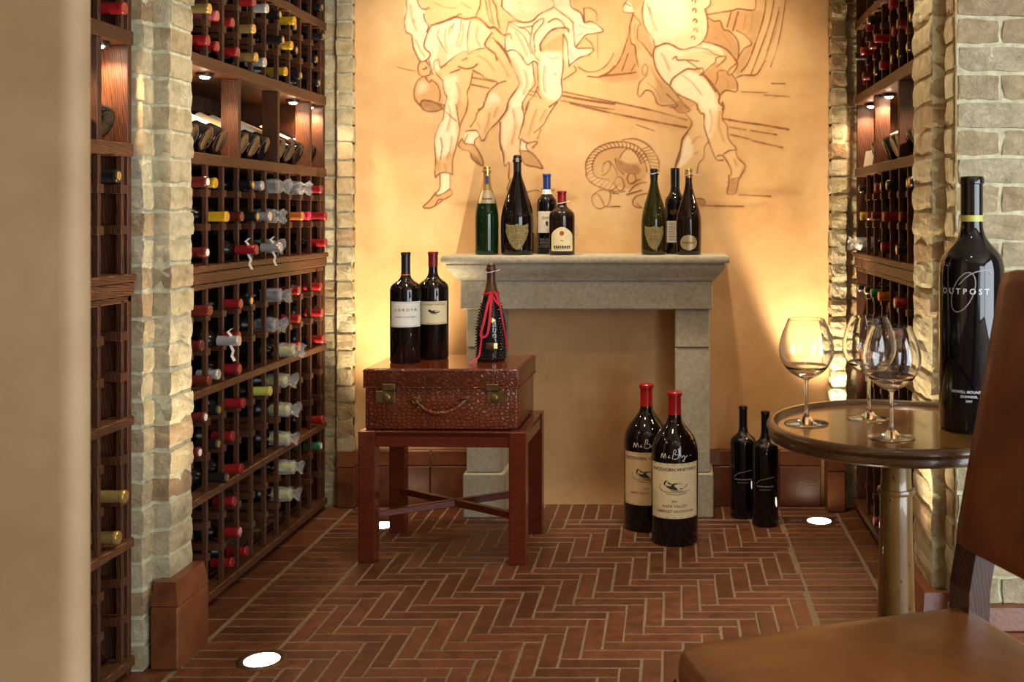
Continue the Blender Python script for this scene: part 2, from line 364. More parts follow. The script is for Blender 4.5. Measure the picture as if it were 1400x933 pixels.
# largest in the photograph = nearest ones; skip what the fireplace, stand and chair hide wholly
vis_set = set(vis[:298]); rest = [r for r in rects if r not in vis_set]
def floor_brick(mb, r, dz=0.0):
    x0, x1, y0, y1 = r; g = GJ / 2; c = 0.0022; z0, z1 = -0.02, FZ + dz
    X0, X1, Y0, Y1 = x0 + g, x1 - g, y0 + g, y1 - g
    mb.add([(X0, Y0, z0), (X1, Y0, z0), (X1, Y1, z0), (X0, Y1, z0), (X0, Y0, z1 - c), (X1, Y0, z1 - c), (X1, Y1, z1 - c), (X0, Y1, z1 - c),
            (X0 + c, Y0 + c, z1), (X1 - c, Y0 + c, z1), (X1 - c, Y1 - c, z1), (X0 + c, Y1 - c, z1)],
           [(0, 1, 5, 4), (1, 2, 6, 5), (2, 3, 7, 6), (3, 0, 4, 7), (4, 5, 9, 8), (5, 6, 10, 9), (6, 7, 11, 10), (7, 4, 8, 11), (8, 9, 10, 11)])
bcache = {}
for r in vis_set:
    cx, cy = (r[0] + r[1]) / 2, (r[2] + r[3]) / 2; key = (round(r[1] - r[0], 4), round(r[3] - r[2], 4))
    if key not in bcache:
        mb = MB(); floor_brick(mb, (-key[0] / 2, key[0] / 2, -key[1] / 2, key[1] / 2)); bcache[key] = mb.mesh('brick', 'floor_brick')
    o = link('brick', bcache[key], floor, (cx + random.uniform(-.0006, .0006), cy + random.uniform(-.0006, .0006), random.uniform(-0.0008, 0.0006)))
    o.rotation_euler = (random.uniform(-.004, .004), random.uniform(-.004, .004), random.uniform(-.006, .006))
mb = MB()
for r in rest: floor_brick(mb, r, random.uniform(-0.0008, 0.0006))
o = mb.obj('brick_paving', 'floor_brick', floor); o['kind'] = 'stuff'

# ================================================================== WALLS
WY = 4.14
wall_back = struct('wall_back', MB().box(-1.8, 1.2, WY, WY + 0.12, -0.1, 2.6), 'ochre_plaster', 'ochre plaster back wall painted with a mural of dancing figures')
wall_left = struct('wall_left', MB().box(-1.85, -1.75, -1.6, WY, -0.1, 2.6), 'ochre_plaster', 'plaster wall behind the wine racks')
wall_right = struct('wall_right', MB().box(1.10, 1.20, 2.55, WY, -0.1, 2.6), 'ochre_plaster', 'plaster wall behind the narrow wine rack')
struct('ceiling', MB().box(-1.9, 3.0, -1.7, 4.3, 2.6, 2.7), 'ceiling_plaster')
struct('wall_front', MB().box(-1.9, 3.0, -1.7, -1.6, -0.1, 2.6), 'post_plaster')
# outer right wall with the tall window opening
wr = MB(); wr.box(2.78, 2.9, -1.6, -1.42, -0.1, 2.6); wr.box(2.78, 2.9, 1.22, 2.6, -0.1, 2.6); wr.box(2.78, 2.9, -1.42, 1.22, 2.20, 2.6)
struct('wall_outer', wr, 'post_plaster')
struct('door_2', MB().box(1.45, 1.50, -1.60, -1.55, 0, 2.24).box(2.70, 2.73, -1.60, -1.55, 0, 2.24).box(1.50, 2.70, -1.60, -1.55, 2.20, 2.24), 'chair_wood')
wf = struct('door_1', MB().box(2.74, 2.80, -1.46, -1.41, 0, 2.24).box(2.74, 2.80, 1.21, 1.26, 0, 2.24).box(2.74, 2.80, -1.41, 1.21, 2.20, 2.24), 'chair_wood')

# plaster post close to the camera on the left: rounded nose, splayed back
poly = [(-1.9, 1.19), (-0.70, 1.19)]
for i in range(9):
    a = -PI / 2 + (PI * 0.78) * i / 8
    poly.append((-0.70 + 0.022 * math.cos(a), 1.212 + 0.022 * math.sin(a)))
poly += [(-1.2, 1.62), (-1.9, 1.62)]
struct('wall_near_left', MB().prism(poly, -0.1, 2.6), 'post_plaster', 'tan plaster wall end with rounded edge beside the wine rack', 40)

# brick piers: mortar core + single rough bricks
CR = 0.068
def pier(name, core, strips, z0, z1, label, amp=0.0042):
    s = struct(name, core, 'mortar', label)
    cache = {}
    row = 0; z = z0
    while z < z1:
        for (x0, x1, y0, y1) in strips:
            key = (x0, y0)
            if key not in cache: cache[key] = [rough_brick(x1 - x0, y1 - y0, CR - 0.009, 11 * i + len(cache) * 3.7, amp) for i in range(6)]
            o = link('brick', random.choice(cache[key]), s, ((x0 + x1) / 2 + random.uniform(-.003, .003), (y0 + y1) / 2 + random.uniform(-.003, .003), z + CR / 2))
            o.rotation_euler = (random.uniform(-.02, .02), random.uniform(-.02, .02), random.uniform(-.02, .02))
        z += CR; row += 1
    return s
BZ = 0.215
pier('wall_pier_left', MB().box(-1.42, -1.331, 2.6235, 2.80, 0, 2.6).box(-1.42, -1.2895, 2.6795, 2.7985, 0, 2.6),
     [(-1.42, -1.3265, 2.619, 2.69), (-1.40, -1.285, 2.675, 2.803)], 0.0, 2.1, 'pale brick pier with stepped corner between the two left wine racks')
pier('wall_pier_back_left', MB().box(-1.42, -1.2605, 4.122, 4.16, 0, 2.6).box(-1.318, -1.2605, 4.1025, 4.16, 0, 2.6),
     [(-1.42, -1.312, 4.118, 4.17), (-1.318, -1.256, 4.098, 4.165)], 0.0, 2.1, 'pale brick pier where the left rack meets the mural wall')
pier('wall_pier_back_right', MB().box(0.6185, 0.78, 4.0895, 4.16, 0, 2.6).box(0.6185, 0.6675, 4.0495, 4.16, 0, 2.6),
     [(0.614, 0.672, 4.045, 4.15), (0.668, 0.78, 4.085, 4.165)], 0.0, 2.1, 'bright pale brick pier where the right rack meets the mural wall')
pier('wall_pier_right', MB().box(0.6445, 0.80, 2.5975, 2.7955, 0, 2.6).box(0.6785, 0.80, 2.5245, 2.62, 0, 2.6),
     [(0.640, 0.80, 2.593, 2.80), (0.674, 0.80, 2.52, 2.60)], 0.0, 2.1, 'pale brick pier with stepped corner beside the round table')
# front-facing brick wall on the right: headers and stretchers course by course
wfr = struct('wall_brick_right', MB().box(0.680, 3.0, 2.5045, 2.62, -0.1, 2.6), 'mortar', 'pale brick wall beside the round table')
HDR, STR = 0.108, 0.222
hm = [rough_brick(HDR - .008, .06, .0665 - .008, 100 + i, 0.006) for i in range(6)]
sm = [rough_brick(STR - .008, .06, .0665 - .008, 200 + i, 0.006, 4) for i in range(6)]
half = [rough_brick(0.055, .06, .0665 - .008, 300 + i, 0.004) for i in range(3)]
row = 0; z = 0.012
while z < 2.2:
    x = 0.676; use, l = (hm, HDR) if row % 2 else (sm, STR)
    while x < 1.45:
        me = random.choice(use); ll = l
        o = link('brick', me, wfr, (x + ll / 2, 2.53 + random.uniform(-.003, .002), z + .033))
        o.rotation_euler = (random.uniform(-.015, .015), random.uniform(-.01, .01), random.uniform(-.01, .01))
        x += ll
    z += 0.067; row += 1

# baseboards of glazed terracotta
def base_tiles(name, segs, label):
    """segs: list of (x0,x1,y0,y1) footprints; each gets a tall lower tile and a lower, set-back cap tile"""
    s = struct(name, MB().box(min(q[0] for q in segs) + .004, max(q[1] for q in segs) - .004, min(q[2] for q in segs) + .012, max(q[3] for q in segs) - .002, 0, 0.21), 'grout', label)
    for (x0, x1, y0, y1) in segs:
        MB().cbox(x0 + .0015, x1 - .0015, y0, y1, 0.0, 0.158, 0.003).obj('tile', 'base_tile', s)
        u = MB(); d = 0.010
        u.cbox(x0 + .0015, x1 - .0015, y0, y1, 0.1605, 0.218, 0.004)
        uo = u.obj('tile', 'base_tile', s)
        for v in uo.data.vertices:                       # cap tile slopes back
            if v.co.z > 0.2: v.co.y += d if y1 - y0 < 0.05 else 0
    return s
tw = 0.166
base_tiles('baseboard_back_left', [(-1.256 + i * 0.152, -1.256 + (i + 1) * 0.152, 4.10, WY) for i in range(3)], 'glazed terracotta baseboard on the mural wall left of the fireplace')
base_tiles('baseboard_back_right', [(0.142, 0.25, 4.10, WY), (0.25, 0.416, 4.10, WY), (0.416, 0.582, 4.10, WY)], 'glazed terracotta baseboard on the mural wall right of the fireplace')
def base_block(name, x0, x1, y0, y1, label, inset=0.012):
    s = struct(name, MB().cbox(x0, x1, y0, y1, 0, 0.158, 0.004), 'base_tile', label)
    b = MB(); i = inset
    b.add([(x0, y0, .161), (x1, y0, .161), (x1, y1, .161), (x0, y1, .161), (x0 + i * .5, y0 + i, .218), (x1 - i, y0 + i, .218), (x1 - i, y1 - i * .3, .218), (x0 + i * .5, y1 - i * .3, .218)],
          [(3, 2, 1, 0), (4, 5, 6, 7), (0, 1, 5, 4), (1, 2, 6, 5), (2, 3, 7, 6), (3, 0, 4, 7)])
    b.obj('cap_tile', 'base_tile', s); return s
base_block('baseboard_left', -1.315, -1.245, 2.630, 2.806, 'glazed terracotta base around the foot of the left brick pier')
base_block('baseboard_pier_back_left', -1.312, -1.240, 4.076, 4.115, 'glazed terracotta base under the brick pier left of the mural')
base_block('baseboard_pier_back_right', 0.595, 0.664, 4.016, 4.12, 'glazed terracotta base under the brick pier right of the mural')
base_block('baseboard_right', 0.612, 0.70, 2.556, 2.79, 'glazed terracotta base around the foot of the right brick pier')
base_tiles('baseboard_right_front', [(0.676 + i * tw, 0.676 + (i + 1) * tw, 2.468, 2.505) for i in range(5)], 'glazed terracotta baseboard under the right brick wall')

# ================================================================== MURAL (flat print carried as colour of the plaster skin)
S_W = F / (WY - 0.0004)
mx0, mx1, my0, my1 = 486, 1134, -40, 352
NX, NY = mx1 - mx0 + 1, my1 - my0 + 1
rgb = np.zeros((NY, NX, 3), np.float32); alp = np.zeros((NY, NX), np.float32)
rng = np.random.default_rng(3)
def smoothnoise(step):
    g = rng.random((NY // step + 3, NX // step + 3)).astype(np.float32)
    yy = np.arange(NY) / step; xx = np.arange(NX) / step
    y0 = yy.astype(int); x0 = xx.astype(int); fy = (yy - y0)[:, None]; fx = (xx - x0)[None, :]
    fy = fy * fy * (3 - 2 * fy); fx = fx * fx * (3 - 2 * fx)
    return (g[y0][:, x0] * (1 - fy) * (1 - fx) + g[y0 + 1][:, x0] * fy * (1 - fx) + g[y0][:, x0 + 1] * (1 - fy) * fx + g[y0 + 1][:, x0 + 1] * fy * fx)
NZ = 0.5 * smoothnoise(22) + 0.3 * smoothnoise(9) + 0.2 * smoothnoise(4)
TL = {'A': (540, 0), 'B': (540, 140), 'C': (680, 0), 'D': (680, 140), 'E': (780, 140), 'F': (820, 0), 'G': (920, 0), 'H': (920, 140)}
def P(tile, pts):
    ox, oy = TL[tile]; return [(ox + x / 6.22, oy + y / 6.22) for x, y in pts]
def over(mask, col, ys, xs):
    a = mask; oa = alp[ys, xs]; na = a + oa * (1 - a)
    safe = np.maximum(na, 1e-5)[..., None]
    rgb[ys, xs] = (np.array(col, np.float32) * a[..., None] + rgb[ys, xs] * (oa * (1 - a))[..., None]) / safe
    alp[ys, xs] = na
def window(pts, pad):
    xs = [p[0] for p in pts]; ys = [p[1] for p in pts]
    a0 = max(0, int(min(xs) - pad - mx0)); a1 = min(NX, int(max(xs) + pad - mx0) + 2)
    b0 = max(0, int(min(ys) - pad - my0)); b1 = min(NY, int(max(ys) + pad - my0) + 2)
    return slice(b0, b1), slice(a0, a1)
def spl(pts, n=5):
    out = []
    q = [pts[0]] + list(pts) + [pts[-1]]
    for i in range(1, len(q) - 2):
        p0, p1, p2, p3 = q[i - 1], q[i], q[i + 1], q[i + 2]
        for k in range(n):
            t_ = k / n
            out.append(tuple(0.5 * ((2 * b_) + (-a_ + c_) * t_ + (2 * a_ - 5 * b_ + 4 * c_ - d_) * t_ ** 2 + (-a_ + 3 * b_ - 3 * c_ + d_) * t_ ** 3)
                             for a_, b_, c_, d_ in zip(p0, p1, p2, p3)))
    out.append(pts[-1]); return out
INK = (0.17, 0.05, 0.014); INK2 = (0.33, 0.13, 0.04)
def stroke(pts, w=1.0, col=INK, a=0.95, soft=0.8):
    pts = spl(pts); ys, xs = window(pts, w + 3)
    if ys.stop <= ys.start or xs.stop <= xs.start: return
    Y, X = np.mgrid[ys, xs]; X = X + mx0; Y = Y + my0
    d = np.full(X.shape, 1e9, np.float32)
    for (x0, y0), (x1, y1) in zip(pts[:-1], pts[1:]):
        dx, dy = x1 - x0, y1 - y0; L2 = dx * dx + dy * dy + 1e-9
        tt = np.clip(((X - x0) * dx + (Y - y0) * dy) / L2, 0, 1)
        d = np.minimum(d, np.hypot(X - x0 - tt * dx, Y - y0 - tt * dy))
    nz = NZ[ys, xs]
    m_ = np.clip((w * (0.55 + 0.9 * nz) - d) / soft + 0.5, 0, 1) * a * np.clip(0.40 + nz * 1.1, 0, 1)
    over(m_.astype(np.float32), col, ys, xs)
def blur(m_, k):
    for ax in (0, 1):
        c_ = np.cumsum(np.concatenate([np.repeat(np.take(m_, [0], ax), k + 1, ax), m_, np.repeat(np.take(m_, [-1], ax), k, ax)], ax), axis=ax)
        n_ = m_.shape[ax]
        m_ = (np.take(c_, range(2 * k + 1, 2 * k + 1 + n_), ax) - np.take(c_, range(0, n_), ax)) / (2 * k + 1)
    return m_
def fill(pts, col, a=0.6, soft=1, noisy=0.5):
    pts = spl(list(pts) + [pts[0]], 3); ys, xs = window(pts, soft * 3 + 2)
    if ys.stop <= ys.start or xs.stop <= xs.start: return
    Y, X = np.mgrid[ys, xs]; X = X + mx0 + .013; Y = Y + my0 + .017
    ins = np.zeros(X.shape, bool)
    for (x0, y0), (x1, y1) in zip(pts, pts[1:] + pts[:1]):
        if y0 == y1: continue
        c_ = ((y0 > Y) != (y1 > Y)) & (X < (x1 - x0) * (Y - y0) / (y1 - y0) + x0); ins ^= c_
    m_ = blur(ins.astype(np.float32), soft)
    over((m_ * a * np.clip(1 - noisy + noisy * 2 * NZ[ys, xs], 0, 1)).astype(np.float32), col, ys, xs)
CRM = (0.93, 0.80, 0.56); TAN = (0.50, 0.25, 0.09); BRN = (0.30, 0.115, 0.04); LTN = (0.74, 0.48, 0.23)
# washes of the ground, bench, barrel and curtains
fill([(860, 0), (1080, -40), (1060, 40), (1040, 100), (1000, 108), (870, 108), (828, 103), (850, 60)], TAN, 0.35, 5)
fill([(800, -40), (840, -40), (838, 60), (818, 100), (790, 98), (790, 0)], LTN, 0.25, 4)
fill([(765, 127), (840, 143), (940, 162), (935, 178), (840, 160), (765, 140)], TAN, 0.40, 3)
fill([(607, 274), (655, 274), (700, 262), (760, 260), (790, 272), (740, 284), (640, 284)], BRN, 0.35, 3)
fill([(1000, 260), (1050, 256), (1100, 262), (1080, 268), (1010, 267)], BRN, 0.32, 3)
fill([(955, 276), (1010, 278), (1060, 280), (1010, 285), (960, 284)], BRN, 0.25, 3)
fill([(1010, 98), (1110, 96), (1130, 104), (1060, 112), (1010, 108)], TAN, 0.3, 4)
fill([(1010, 124), (1080, 128), (1120, 132), (1060, 134), (1010, 130)], TAN, 0.3, 3)
fill(P('F', [(330, 570), (310, 615), (100, 640), (0, 690), (330, 690)]), BRN, 0.35, 3)
fill(P('F', [(250, 300), (300, 390), (320, 560), (310, 610), (60, 640), (180, 500)]), BRN, 0.40, 2)
fill(P('G', [(490, 100), (700, 90), (770, 130), (700, 350), (600, 600), (530, 640), (545, 510), (660, 380), (540, 260), (460, 240)]), BRN, 0.35, 2)
fill(P('G', [(780, 0), (960, 0), (900, 350), (780, 520), (720, 610), (600, 640), (700, 380)]), LTN, 0.4, 4)
# figure 1 (jug)
fill(P('A', [(95, -200), (700, -200), (725, 0), (720, 60), (690, 150), (520, 150), (310, 215), (250, 120), (190, 0)]), LTN, 0.6, 2)
fill(P('A', [(95, 0), (190, 0), (250, 100), (285, 225), (255, 340), (250, 405), (295, 460), (260, 515), (215, 520), (155, 400), (140, 300), (95, 270), (80, 180)]), CRM, 0.7, 1)
fill(P('A', [(310, 215), (520, 150), (640, 180), (800, 240), (780, 340), (765, 400), (620, 430), (460, 520), (390, 580), (330, 620), (290, 560), (300, 450), (255, 400), (260, 300)]), CRM, 0.75, 1)
fill(P('A', [(640, 180), (690, 150), (800, 240), (780, 340), (765, 390), (620, 430), (615, 300)]), LTN, 0.55, 1)
fill(P('A', [(380, 350), (440, 450), (440, 540), (390, 580), (350, 500)]), TAN, 0.45, 2)
fill(P('A', [(400, 580), (600, 440), (760, 410), (830, 330), (950, 470), (990, 570), (1060, 700), (1000, 800), (870, 715), (760, 665), (660, 600), (640, 720), (620, 933), (430, 933), (440, 830), (400, 680)]), LTN, 0.65, 1)
fill(P('A', [(400, 680), (520, 640), (530, 800), (500, 933), (440, 933), (440, 830)]), CRM, 0.65, 3)
fill(P('B', [(415, 0), (520, 0), (540, 160), (525, 330), (490, 430), (450, 430), (400, 500), (345, 440), (335, 320), (370, 200), (410, 130)]), CRM, 0.75, 2)
fill(P('B', [(490, 0), (620, 0), (605, 80), (560, 180), (520, 380), (490, 490), (490, 600), (350, 620), (345, 480), (440, 440), (520, 300)]), TAN, 0.40, 2)
fill(P('B', [(380, 605), (465, 600), (470, 680), (465, 740), (400, 780), (350, 775), (378, 730)]), CRM, 0.75, 1)
fill(P('B', [(345, 770), (300, 830), (240, 890), (290, 900), (340, 880), (410, 830), (480, 790), (485, 760), (465, 740), (420, 770), (360, 795)]), TAN, 0.65, 1)
fill(P('A', [(870, 715), (990, 680), (1070, 690), (1060, 760), (990, 880), (960, 933), (720, 933), (770, 850), (800, 780)]), LTN, 0.6, 1)
fill(P('A', [(800, 800), (850, 790), (900, 870), (800, 920), (750, 920)]), CRM, 0.6, 2)
fill(P('B', [(755, 0), (960, 0), (940, 80), (880, 160), (800, 240), (760, 320), (735, 325), (690, 240), (640, 230), (700, 90)]), LTN, 0.55, 1)
fill(P('B', [(600, 260), (690, 245), (720, 290), (680, 320), (670, 360), (620, 355), (590, 340)]), CRM, 0.75, 1)
fill(P('B', [(570, 310), (540, 360), (570, 400), (630, 415), (660, 480), (740, 540), (745, 490), (700, 400), (670, 365), (620, 355), (590, 345)]), TAN, 0.75, 1)
fill(P('B', [(630, 415), (690, 460), (745, 540), (680, 500)]), BRN, 0.8, 1)
fill(P('A', [(240, 650), (190, 690), (165, 760), (165, 830), (215, 900), (420, 900), (385, 800), (360, 720), (310, 680)]), TAN, 0.5, 1)
fill(P('A', [(200, 700), (260, 690), (280, 760), (190, 800)]), CRM, 0.4, 3)
fill(P('B', [(215, 10), (240, 60), (300, 80), (370, 70), (400, 45), (360, 10), (300, -15), (240, -15)]), BRN, 0.75, 1)
# figure 2
fill(P('C', [(40, -200), (470, -200), (480, 30), (430, 85), (300, 175), (230, 190), (150, 160), (40, 60)]), CRM, 0.55, 2)
fill(P('C', [(60, 100), (300, 100), (420, 60), (470, 65), (360, 125), (300, 175), (230, 190), (150, 160)]), LTN, 0.6, 2)
fill(P('C', [(470, -200), (620, -200), (630, 60), (710, 110), (740, 190), (850, 210), (900, 265), (750, 300), (665, 400), (815, 430), (700, 490), (610, 560), (600, 460), (640, 190), (480, 60)]), (0.95, 0.84, 0.62), 0.7, 3)
fill(P('C', [(110, 190), (260, 190), (470, 70), (600, 150), (640, 190), (650, 400), (610, 560), (555, 450), (560, 290), (365, 420), (340, 540), (265, 550), (190, 460), (75, 440), (65, 330)]), CRM, 0.6, 1)
fill(P('C', [(390, 320), (510, 245), (590, 250), (560, 300), (555, 420), (370, 440)]), TAN, 0.55, 2)
fill(P('C', [(75, 440), (130, 425), (190, 460), (240, 540), (300, 540), (310, 640), (270, 780), (215, 900), (90, 880), (170, 760), (180, 690), (130, 560)]), CRM, 0.7, 1)
fill(P('C', [(365, 440), (540, 450), (560, 560), (545, 680), (550, 800), (510, 860), (420, 850), (360, 740)]), (0.95, 0.84, 0.62), 0.7, 3)
fill(P('C', [(215, 880), (270, 780), (340, 740), (430, 840), (510, 860), (440, 933), (240, 933)]), LTN, 0.6, 1)
fill(P('D', [(100, 0), (210, 0), (225, 130), (200, 230), (180, 420), (60, 540), (20, 330), (25, 170)]), CRM, 0.6, 1)
fill(P('D', [(130, 200), (200, 190), (180, 430), (60, 520), (50, 440)]), LTN, 0.7, 2)
fill(P('D', [(270, 0), (510, 0), (390, 190), (310, 335), (200, 310), (235, 100)]), LTN, 0.7, 1)
fill(P('D', [(195, 320), (250, 350), (270, 420), (190, 410)]), CRM, 0.7, 1)
fill(P('D', [(190, 410), (270, 420), (330, 470), (385, 560), (330, 550), (240, 530), (205, 470)]), TAN, 0.85, 1)
fill(P('D', [(110, 655), (85, 730), (100, 760), (150, 700), (215, 680), (240, 750), (200, 780)]), TAN, 0.6, 1)
# basket
fill(P('E', [(185, 520), (230, 440), (320, 395), (440, 380), (520, 400), (590, 440), (640, 530), (650, 600), (600, 700), (500, 740), (330, 680), (190, 600)]), TAN, 0.6, 1)
fill(P('E', [(390, 470), (470, 520), (560, 530), (600, 580), (560, 620), (520, 590), (470, 600), (410, 560)]), BRN, 0.8, 1)
fill(P('E', [(440, 420), (500, 390), (560, 440), (580, 500), (500, 520), (430, 480)]), LTN, 0.7, 1)
fill(P('E', [(650, 430), (720, 450), (700, 520), (660, 500)]), TAN, 0.5, 1)
# figure 3
fill(P('F', [(375, -200), (900, -200), (940, 0), (895, 80), (915, 160), (915, 270), (870, 360), (780, 405), (690, 420), (600, 380), (470, 400), (400, 260), (370, 190)]), (0.93, 0.82, 0.60), 0.75, 1)
fill(P('F', [(720, -100), (900, -100), (940, 0), (895, 80), (915, 270), (870, 360), (780, 405), (690, 420), (480, 400), (500, 330), (700, 290), (760, 180)]), LTN, 0.65, 5)
fill(P('F', [(235, 0), (205, 40), (195, 90), (280, 110), (270, 40)]), CRM, 0.8, 1)
fill(P('F', [(280, 110), (375, 0), (360, 90), (400, 260), (470, 400), (455, 450), (480, 590), (600, 740), (740, 933), (600, 910), (490, 880), (440, 780), (330, 810), (340, 700), (400, 620), (330, 570), (310, 480), (300, 390), (260, 330), (275, 150)]), LTN, 0.6, 1)
fill(P('F', [(360, 190), (470, 400), (440, 480), (360, 370), (320, 330), (325, 230)]), TAN, 0.5, 2)
fill(P('F', [(480, 650), (600, 740), (680, 840), (745, 933), (600, 910), (480, 860)]), BRN, 0.5, 3)
fill(P('F', [(470, 405), (560, 370), (690, 420), (870, 365), (1000, 390), (1060, 480), (1000, 530), (880, 640), (850, 590), (750, 585), (620, 670), (600, 740), (540, 680), (460, 510)]), CRM, 0.6, 1)
fill(P('F', [(650, 500), (840, 440), (990, 420), (1050, 490), (960, 560), (880, 620), (840, 560)]), LTN, 0.7, 2)
fill(P('F', [(600, 730), (640, 660), (750, 600), (850, 640), (930, 720), (985, 830), (1000, 933), (840, 933), (820, 880), (720, 830)]), (0.88, 0.76, 0.52), 0.85, 2)
fill(P('F', [(660, 800), (720, 830), (820, 880), (830, 933), (745, 933)]), TAN, 0.6, 1)
fill(P('G', [(280, 130), (350, 180), (400, 180), (430, 250), (480, 265), (540, 330), (560, 400), (545, 500), (510, 480), (440, 410), (330, 370), (250, 350), (300, 250)]), BRN, 0.5, 2)
fill(P('G', [(290, 125), (560, 75), (695, 80), (705, -100), (320, -100), (325, 30)]), LTN, 0.65, 1)
fill(P('G', [(480, 265), (600, 290), (660, 350), (610, 410), (560, 480), (555, 390)]), LTN, 0.6, 1)
fill(P('G', [(250, 640), (300, 580), (360, 530), (440, 600), (500, 630), (550, 750), (450, 770), (400, 810), (340, 720)]), TAN, 0.85, 1)
fill(P('H', [(205, -20), (420, -20), (430, 40), (420, 140), (460, 200), (470, 300), (530, 400), (430, 450), (375, 480), (300, 320), (265, 200), (265, 105)]), LTN, 0.6, 1)
fill(P('H', [(215, -20), (370, -20), (360, 150), (330, 280), (300, 310), (268, 200), (265, 105)]), CRM, 0.7, 3)
fill(P('H', [(430, 455), (530, 405), (560, 480), (600, 540), (560, 640), (500, 650), (490, 570)]), LTN, 0.7, 1)
fill(P('H', [(475, 640), (500, 655), (555, 645), (600, 540), (612, 560), (560, 660), (540, 760), (500, 785), (455, 770)]), BRN, 0.6, 1)
fill(P('H', [(155, 160), (100, 90), (200, 30), (265, 105), (270, 250), (300, 340), (260, 470), (210, 600), (20, 600), (55, 470), (90, 300), (150, 210)]), LTN, 0.6, 1)
fill(P('H', [(130, 280), (160, 350), (170, 440), (110, 520), (30, 560), (55, 470), (70, 380)]), CRM, 0.75, 2)
fill(P('H', [(0, 40), (50, -20), (100, 20), (145, 70), (60, 90)]), BRN, 0.65, 1)
fill(P('H', [(200, 820), (250, 822), (275, 850), (250, 885), (215, 875)]), BRN, 0.7, 1)
